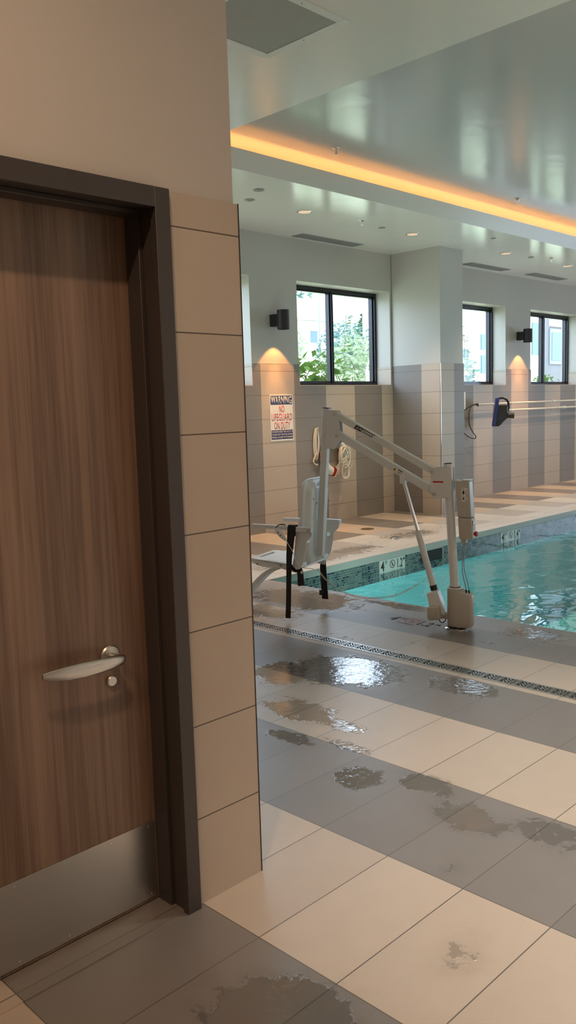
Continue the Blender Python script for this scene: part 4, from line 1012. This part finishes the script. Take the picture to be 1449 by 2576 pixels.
# hand control hung on the near armrest, its coiled cord running back to the control box
hc = thing('hand_control', 'white hand control hooked on the near armrest with a coiled cord', 'hand control', (4.93, 3.28, 0.0), math.radians(107))
hA, hB = Vector((1.262, .288, .697)), Vector((1.180, .288, .617)); dh = (hB - hA).normalized(); wd_ = Vector((dh.z, 0, -dh.x))
rows = []
for k, w, tt in ((0, .010, .006), (.006, .018, .010), (.025, .0215, .012), (.060, .021, .012), (.085, .017, .011), (.108, .012, .009), (.116, .008, .006)):
    c = hA + dh*k; rows.append([c + wd_*(w*math.cos(2*PI*i/16)) + Vector((0, tt*math.sin(2*PI*i/16), 0)) for i in range(16)])
m = MB(); m.loft(rows); m.build('handset', M['white'], hc)
m = MB(); c = hA + dh*.036; m.cyl(c + Vector((0, .011, 0)), c + Vector((0, .0138, 0)), .0045, n=12); c = hA + dh*.064; m.cyl(c + Vector((0, .011, 0)), c + Vector((0, .0138, 0)), .0045, n=12); m.build('button', M['black'], hc)
m = MB(); m.tube(spline([hA + Vector((0, -.004, -.004)), hA + Vector((-.008, -.006, .018)), (1.243, .262, .7245), (1.222, .240, .7265), (1.21, .228, .715)], 5), .0036, 8); m.box((1.205, .240, .7225), (1.238, .264, .7275)); m.build('hook', M['black'], hc)
m = MB(); m.tube(spline([hB, (1.155, .285, .575), (1.135, .27, .53), (1.115, .262, .46), (1.10, .20, .405), (1.085, .08, .375), (1.066, .02, .352)], 8), .0026, 8); m.build('straight_cord', M['white'], hc)
path = spline([(1.063, .005, .352), (1.020, .0, .298), (.985, .005, .272), (.895, .02, .222), (.79, .035, .190), (.679, .045, .176), (.60, .05, .182), (.459, .052, .205), (.38, .052, .238), (.31, .052, .278), (.265, .052, .306)], 40)
L = [0.0]
for a, b_ in zip(path, path[1:]): L.append(L[-1] + (b_ - a).length)
pts = []; N = 1500; j = 0
for i in range(N):
    s_ = L[-1]*i/(N - 1)
    while j < len(L) - 2 and L[j+1] < s_: j += 1
    tt = (s_ - L[j])/max(1e-9, L[j+1] - L[j]); p = path[j].lerp(path[j+1], tt); dd = (path[j+1] - path[j]).normalized()
    a = dd.cross(Vector((0, 1, 0))).normalized(); b_ = dd.cross(a); ph = 2*PI*s_/.0105
    pts.append(p + a*(.0058*math.cos(ph)) + b_*(.0058*math.sin(ph)))
m = MB(); m.tube(pts, .0019, 5); m.build('coiled_cord', M['rope'], hc)
m = MB(); m.tube(spline([pts[-1], (.181, .05, .372), (.06, .048, .500), (-.02, .040, .585), (-.045, .02, .640)], 8), .0019, 6); m.build('tail_cord', M['white'], hc)

# ------------------------------------------------------------------ outdoors
m = MB(); rows = []
for y_, z_ in ((YW + .42, 1.50), (10.0, 1.48), (12.0, 1.55), (16, 1.9), (22, 2.7), (30, 4.3), (40, 5.4), (60, 6.2), (140, 7.0)):
    rows.append([(x_, y_, z_ + .25*math.sin(x_*.35 + y_*.2)*min(1, (y_ - 10)/10 if y_ > 10 else 0) - (max(0, x_ - 24)*.03*min(1, max(0, y_ - 12)/8) if y_ < 50 else 0)) for x_ in [-30 + 4*i for i in range(41)]])
m.loft(rows, closed=False); struct(m.build('hill', M['meadow']))
def leaves(m, c, rad, n, size, rnd, squash=1.0, shell=0.35):
    for _ in range(n):
        while True:
            v = Vector((rnd.uniform(-1, 1), rnd.uniform(-1, 1), rnd.uniform(-1, 1)))
            if shell < v.length < 1: break
        p = Vector(c) + Vector((v.x*rad[0], v.y*rad[1], v.z*rad[2]))
        a = Vector((rnd.uniform(-1, 1), rnd.uniform(-1, 1), rnd.uniform(-1, 1))).normalized(); b_ = a.orthogonal().normalized()
        s_ = size*rnd.uniform(.6, 1.3); q = a.cross(b_)
        V = [m.bm.verts.new(p + k) for k in (-a*s_, -a*.15*s_ + b_*s_*.5, a*s_, -a*.15*s_ - b_*s_*.5)]
        m.bm.faces.new(V)
def shrub(x, y, z, rx, rz, n, size, mat, name, label, group, seed):
    t = thing(name, label, 'shrub', (x, y, z), 0, group); rnd = random.Random(seed); m = MB()
    for k in range(5):
        a = rnd.uniform(0, 2*PI); leaves(m, (rx*.45*math.cos(a), rx*.3*math.sin(a), rz*rnd.uniform(.45, .75)), (rx*.62, rx*.5, rz*.5), n//5, size, rnd)
    m.build('foliage', mat, t); m = MB()
    for k in range(3): m.tube([(0, 0, -.1), (rnd.uniform(-.2, .2)*rx, 0, rz*.3), (rnd.uniform(-.4, .4)*rx, 0, rz*.7)], .02, 6)
    m.build('stem', M['bark'], t)
G = 'shrubs on the bank outside the middle window'
shrub(19.5, 16.5, 1.8, 1.6, 1.7, 2000, .08, M['leaf_pale'], 'shrub', 'pale green shrub low on the bank, left pane of the middle window', G, 1)
shrub(22.6, 18.5, 2.2, 1.5, 1.8, 2000, .08, M['leaf_blue'], 'shrub', 'blue-green shrub on the bank behind the white gooseneck lamp', G, 2)
shrub(19.0, 19.5, 2.3, 1.9, 1.5, 1800, .085, M['leaf_pale'], 'shrub', 'pale green shrub higher on the bank, behind the leafy stem', G, 3)
shrub(25.6, 22.0, 2.7, 1.7, 2.0, 2000, .09, M['leaf_blue'], 'shrub', 'blue-green shrub near the top of the bank by the right window post', G, 4)
shrub(24.0, 25.0, 3.2, 2.0, 1.6, 1800, .10, M['leaf_pale'], 'shrub', 'pale shrub on the crest of the bank below the white house', G, 5)
shrub(16.1, 10.6, 1.48, .55, .95, 420, .085, M['leaf_blue'], 'shrub', 'blue-green bush at the lower right of the narrow window past the pillar', None, 6)
shrub(18.7, 9.9, 1.48, .40, .62, 120, .085, M['leaf'], 'shrub', 'sprig of green leaves at the lower left of the last window', None, 7)
shrub(9.75, 9.15, 1.48, .75, .85, 260, .10, M['leaf'], 'shrub', 'bright green large-leaved bush against the left pane of the middle window', None, 8)
def vine(x, y, z0, z1, n, label, seed, lean_=.15):
    t = thing('leafy_stem', label, 'plant', (x, y, z0)); rnd = random.Random(seed); h = z1 - z0
    pts = [(lean_*(i/10)**1.5 + .03*math.sin(i*1.7), .02*math.cos(i*2.1), h*i/10) for i in range(11)]
    m = MB(); m.tube(pts, [.011 - .0007*i for i in range(11)], 6); m.build('stem', M['bark'], t); m = MB()
    for k in range(n):
        f = rnd.uniform(.12, 1.0); i = min(9, int(f*10)); p = Vector(pts[i]).lerp(Vector(pts[i+1]), f*10 - i)
        a = rnd.uniform(0, 2*PI); dr = Vector((math.cos(a), math.sin(a), rnd.uniform(-.5, .2))).normalized(); s_ = rnd.uniform(.055, .10)*(1.15 - .5*f)
        st_ = p + dr*s_*.9; w = dr.cross(Vector((rnd.uniform(-.3, .3), rnd.uniform(-.3, .3), 1))).normalized()
        V = [m.bm.verts.new(q) for q in (st_, st_ + dr*s_*.3 + w*s_*.65, st_ + dr*s_*.9 + w*s_*.45, st_ + dr*s_*1.5, st_ + dr*s_*.9 - w*s_*.45, st_ + dr*s_*.3 - w*s_*.65)]
        m.bm.faces.new(V); m.tube([p, p + dr*s_*.5, st_], .003, 4)
    m.build('leaves', M['leaf'], t)
vine(11.05, 9.6, 1.48, 3.15, 46, 'tall leafy stem rising in the right pane of the middle window', 5)
vine(10.95, 10.1, 1.48, 2.55, 22, 'short leafy stem behind the centre bar of the middle window', 6, -.1)
vine(15.10, 9.7, 1.48, 3.15, 40, 'tall leafy stem in the narrow window just right of the pillar', 7, -.25)
vine(15.55, 9.9, 1.48, 3.0, 26, 'second leafy stem in the narrow window, nearer its right edge', 8, -.3)
def tree(x, y, z, h, rr, mat, name, label, seed, cone=False):
    t = thing(name, label, 'tree', (x, y, z)); rnd = random.Random(seed)
    m = MB(); m.tube([(0, 0, -.2), (.05, 0, h*.4), (0, .05, h*.85)], [h*.025, h*.018, h*.008], 8); m.build('trunk', M['bark'], t); m = MB()
    if cone:
        for k in range(9): f = k/9; leaves(m, (0, 0, h*(.2 + .75*f)), (rr*(1 - f)*1.05 + .1, rr*(1 - f)*1.05 + .1, h*.09), 150, .16, rnd, shell=0)
    else:
        for k in range(8): a = rnd.uniform(0, 2*PI); leaves(m, (rr*.55*math.cos(a), rr*.55*math.sin(a), h*rnd.uniform(.55, .9)), (rr*.5, rr*.5, h*.12), 60, .12, rnd, shell=0)
    m.build('foliage', mat, t)
tree(36.8, 30.0, 4.0, 3.2, 1.2, M['leaf_dark'], 'conifer_tree', 'dark green cone-shaped tree on the crest by the right window edge', 3, True)
tree(13.55, 13.4, 1.6, 3.5, .85, M['leaf_blue'], 'young_tree', 'loose leafy tree at the upper left edge of the middle window', 4)
def house(x, y, z, w, dp, h, label, mat=None):
    t = thing('house', label, 'house', (x, y, z)); mat = mat or M['house']
    m = MB(); m.box((-w/2, 0, -1.5), (w/2, dp, h)); m.build('walls', mat, t)
    m = MB(); m.prism([(-.4, h), (dp + .4, h), (dp/2, h + dp*.32)], lambda p, q: (-w/2 - .3, p, q), lambda p, q: (w/2 + .3, p, q)); m.build('roof', M['roof'], t)
    for k in range(3):
        xx = -w*.32 + w*.32*k
        m = MB(); m.box((xx - .5, -.05, h*.35), (xx + .5, -.0005, h*.75)); wn_ = m.build('window_frame', M['house'], t)
        m = MB(); m.box((xx - .42, -.07, h*.38), (xx + .42, -.0505, h*.72)); m.build('window_pane', M['pane'], wn_)
house(46.5, 41.0, 5.2, 7.0, 6.0, 2.4, 'white house on the hill seen past the leafy stem')
house(50.5, 52.0, 6.0, 8.0, 6.0, 2.0, 'pale house with grey roof on the hill in the left window pane')
t = thing('utility_pole', 'thin wooden utility pole on the hill in the left window pane', 'pole', (27.3, 25.0, 3.2))
m = MB(); m.cyl((0, 0, -.3), (0, 0, 6.0), .07, .05, 12); m.build('mast', M['grille_metal'], t); m = MB(); m.box((-.9, -.05, 5.2), (.9, .05, 5.32)); m.build('crossarm', M['bark'], t)
t = thing('gooseneck_lamp', 'white gooseneck lamp post outside the right pane of the middle window', 'outdoor lamp', (17.1, 14.0, 1.62))
m = MB(); m.cyl((0, 0, 0), (0, 0, .78), .055, .05, 16); m.cyl((0, 0, .78), (0, 0, .86), .07, .05, 16); m.build('post', M['house'], t)
m = MB(); m.tube(spline([(0, 0, .85), (.02, 0, 1.02), (.12, 0, 1.14), (.24, 0, 1.16), (.33, 0, 1.06)], 6), .018, 10); m.build('arm', M['house'], t)
m = MB(); m.lathe((.34, 0, .90), [(.15, 0.0), (.10, .07), (.04, .14), (.02, .17)], 20); m.build('lamp_shade', M['house'], t)
t = thing('grey_building', 'grey building wall with a blue window seen through the last window', 'building', (33.9, 18.0, 1.0))
m = MB(); m.box((0, 0, -1), (14, 8, 9)); m.build('wall', M['house_grey'], t)
m = MB(); m.box((0.35, -.06, 2.15), (1.75, -.0005, 3.65)); wf = m.build('window_frame', plain('pale_blue_window_frame', (.22, .26, .32), .5), t)
m = MB(); m.box((0.5, -.08, 2.3), (1.6, -.0605, 3.5)); m.build('window_pane', M['pane'], wf)
m = MB(); m.box((0.35, -.07, 3.75), (1.75, -.0005, 4.45)); m.build('panel', M['house'], t)
m = MB(); m.box((1.85, -.10, -1), (2.5, -.0005, 9)); m.build('corner_board', M['house'], t)
m = MB(); m.box((0, -.04, 4.6), (14, -.0005, 4.72)); m.build('band_course', M['grille_metal'], t)
t = thing('white_building', 'white building with pale windows behind the leafy stems right of the pillar', 'building', (25.4, 17.0, 1.2))
m = MB(); m.box((0, 0, -1), (6.3, 4, 6.5)); m.build('wall', M['house'], t)
for a, w_, zz, h_ in ((.45, .55, 1.55, .75), (1.85, .55, 1.45, .65), (1.85, .55, 2.3, .55), (3.6, .6, 1.6, 1.2), (5.55, .6, 2.2, 1.25)):
    m = MB(); m.box((a, -.05, zz), (a + w_, -.0005, zz + h_)); m.build('window_pane', M['pane'], t)

# ------------------------------------------------------------------ light
wd_ = bpy.data.worlds.new('World'); sc.world = wd_; wd_.use_nodes = True
bg = wd_.node_tree.nodes['Background']; bg.inputs[0].default_value = (0.64, 0.80, 1.0, 1); bg.inputs[1].default_value = 3.9
# corridor downlights by the door (behind and beside the camera)
GH = 'recessed downlights out of the picture'
for x, y in ((2.75, 6.70), (4.95, 6.70), (15.5, 6.70), (17.7, 6.70)): downlight(x, y, 'recessed downlight farther along the window soffit', 135, group=GH)
for x, y in ((3.4, 0.9), (3.4, -1.0)): downlight(x, y, 'added unseen downlight in the soffit beside the corridor', 255, (1.0, 0.91, 0.82), GH, 74)  # unseen downlights added to brighten the near floor
for x, y in ((3.3, -3.6), (6.4, -3.7), (8.8, -3.7), (11.2, -3.7), (13.6, -3.7), (16.0, -3.7)): downlight(x, y, 'added unseen fill downlight in the soffit on the camera side of the pool', 190, (1.0, 0.85, 0.69), GH, 140)  # unseen row added as general fill for the pool hall
for x, y in ((0.25, 0.85), (-1.4, 0.85)): downlight(x, y, 'recessed downlight over the corridor by the door', 80, (1.0, 0.66, 0.41), GH, 150)

sc.view_settings.view_transform = 'Standard'; sc.view_settings.look = 'None'; sc.view_settings.exposure = 0.97; sc.view_settings.gamma = 1.0
try: sc.view_settings.use_curve_mapping = False
except Exception: pass
cy = sc.cycles
cy.max_bounces = 10; cy.diffuse_bounces = 5; cy.glossy_bounces = 5; cy.transparent_max_bounces = 12; cy.transmission_bounces = 6
cy.sample_clamp_indirect = 6.0; cy.caustics_reflective = False; cy.caustics_refractive = False
cy.use_denoising = True
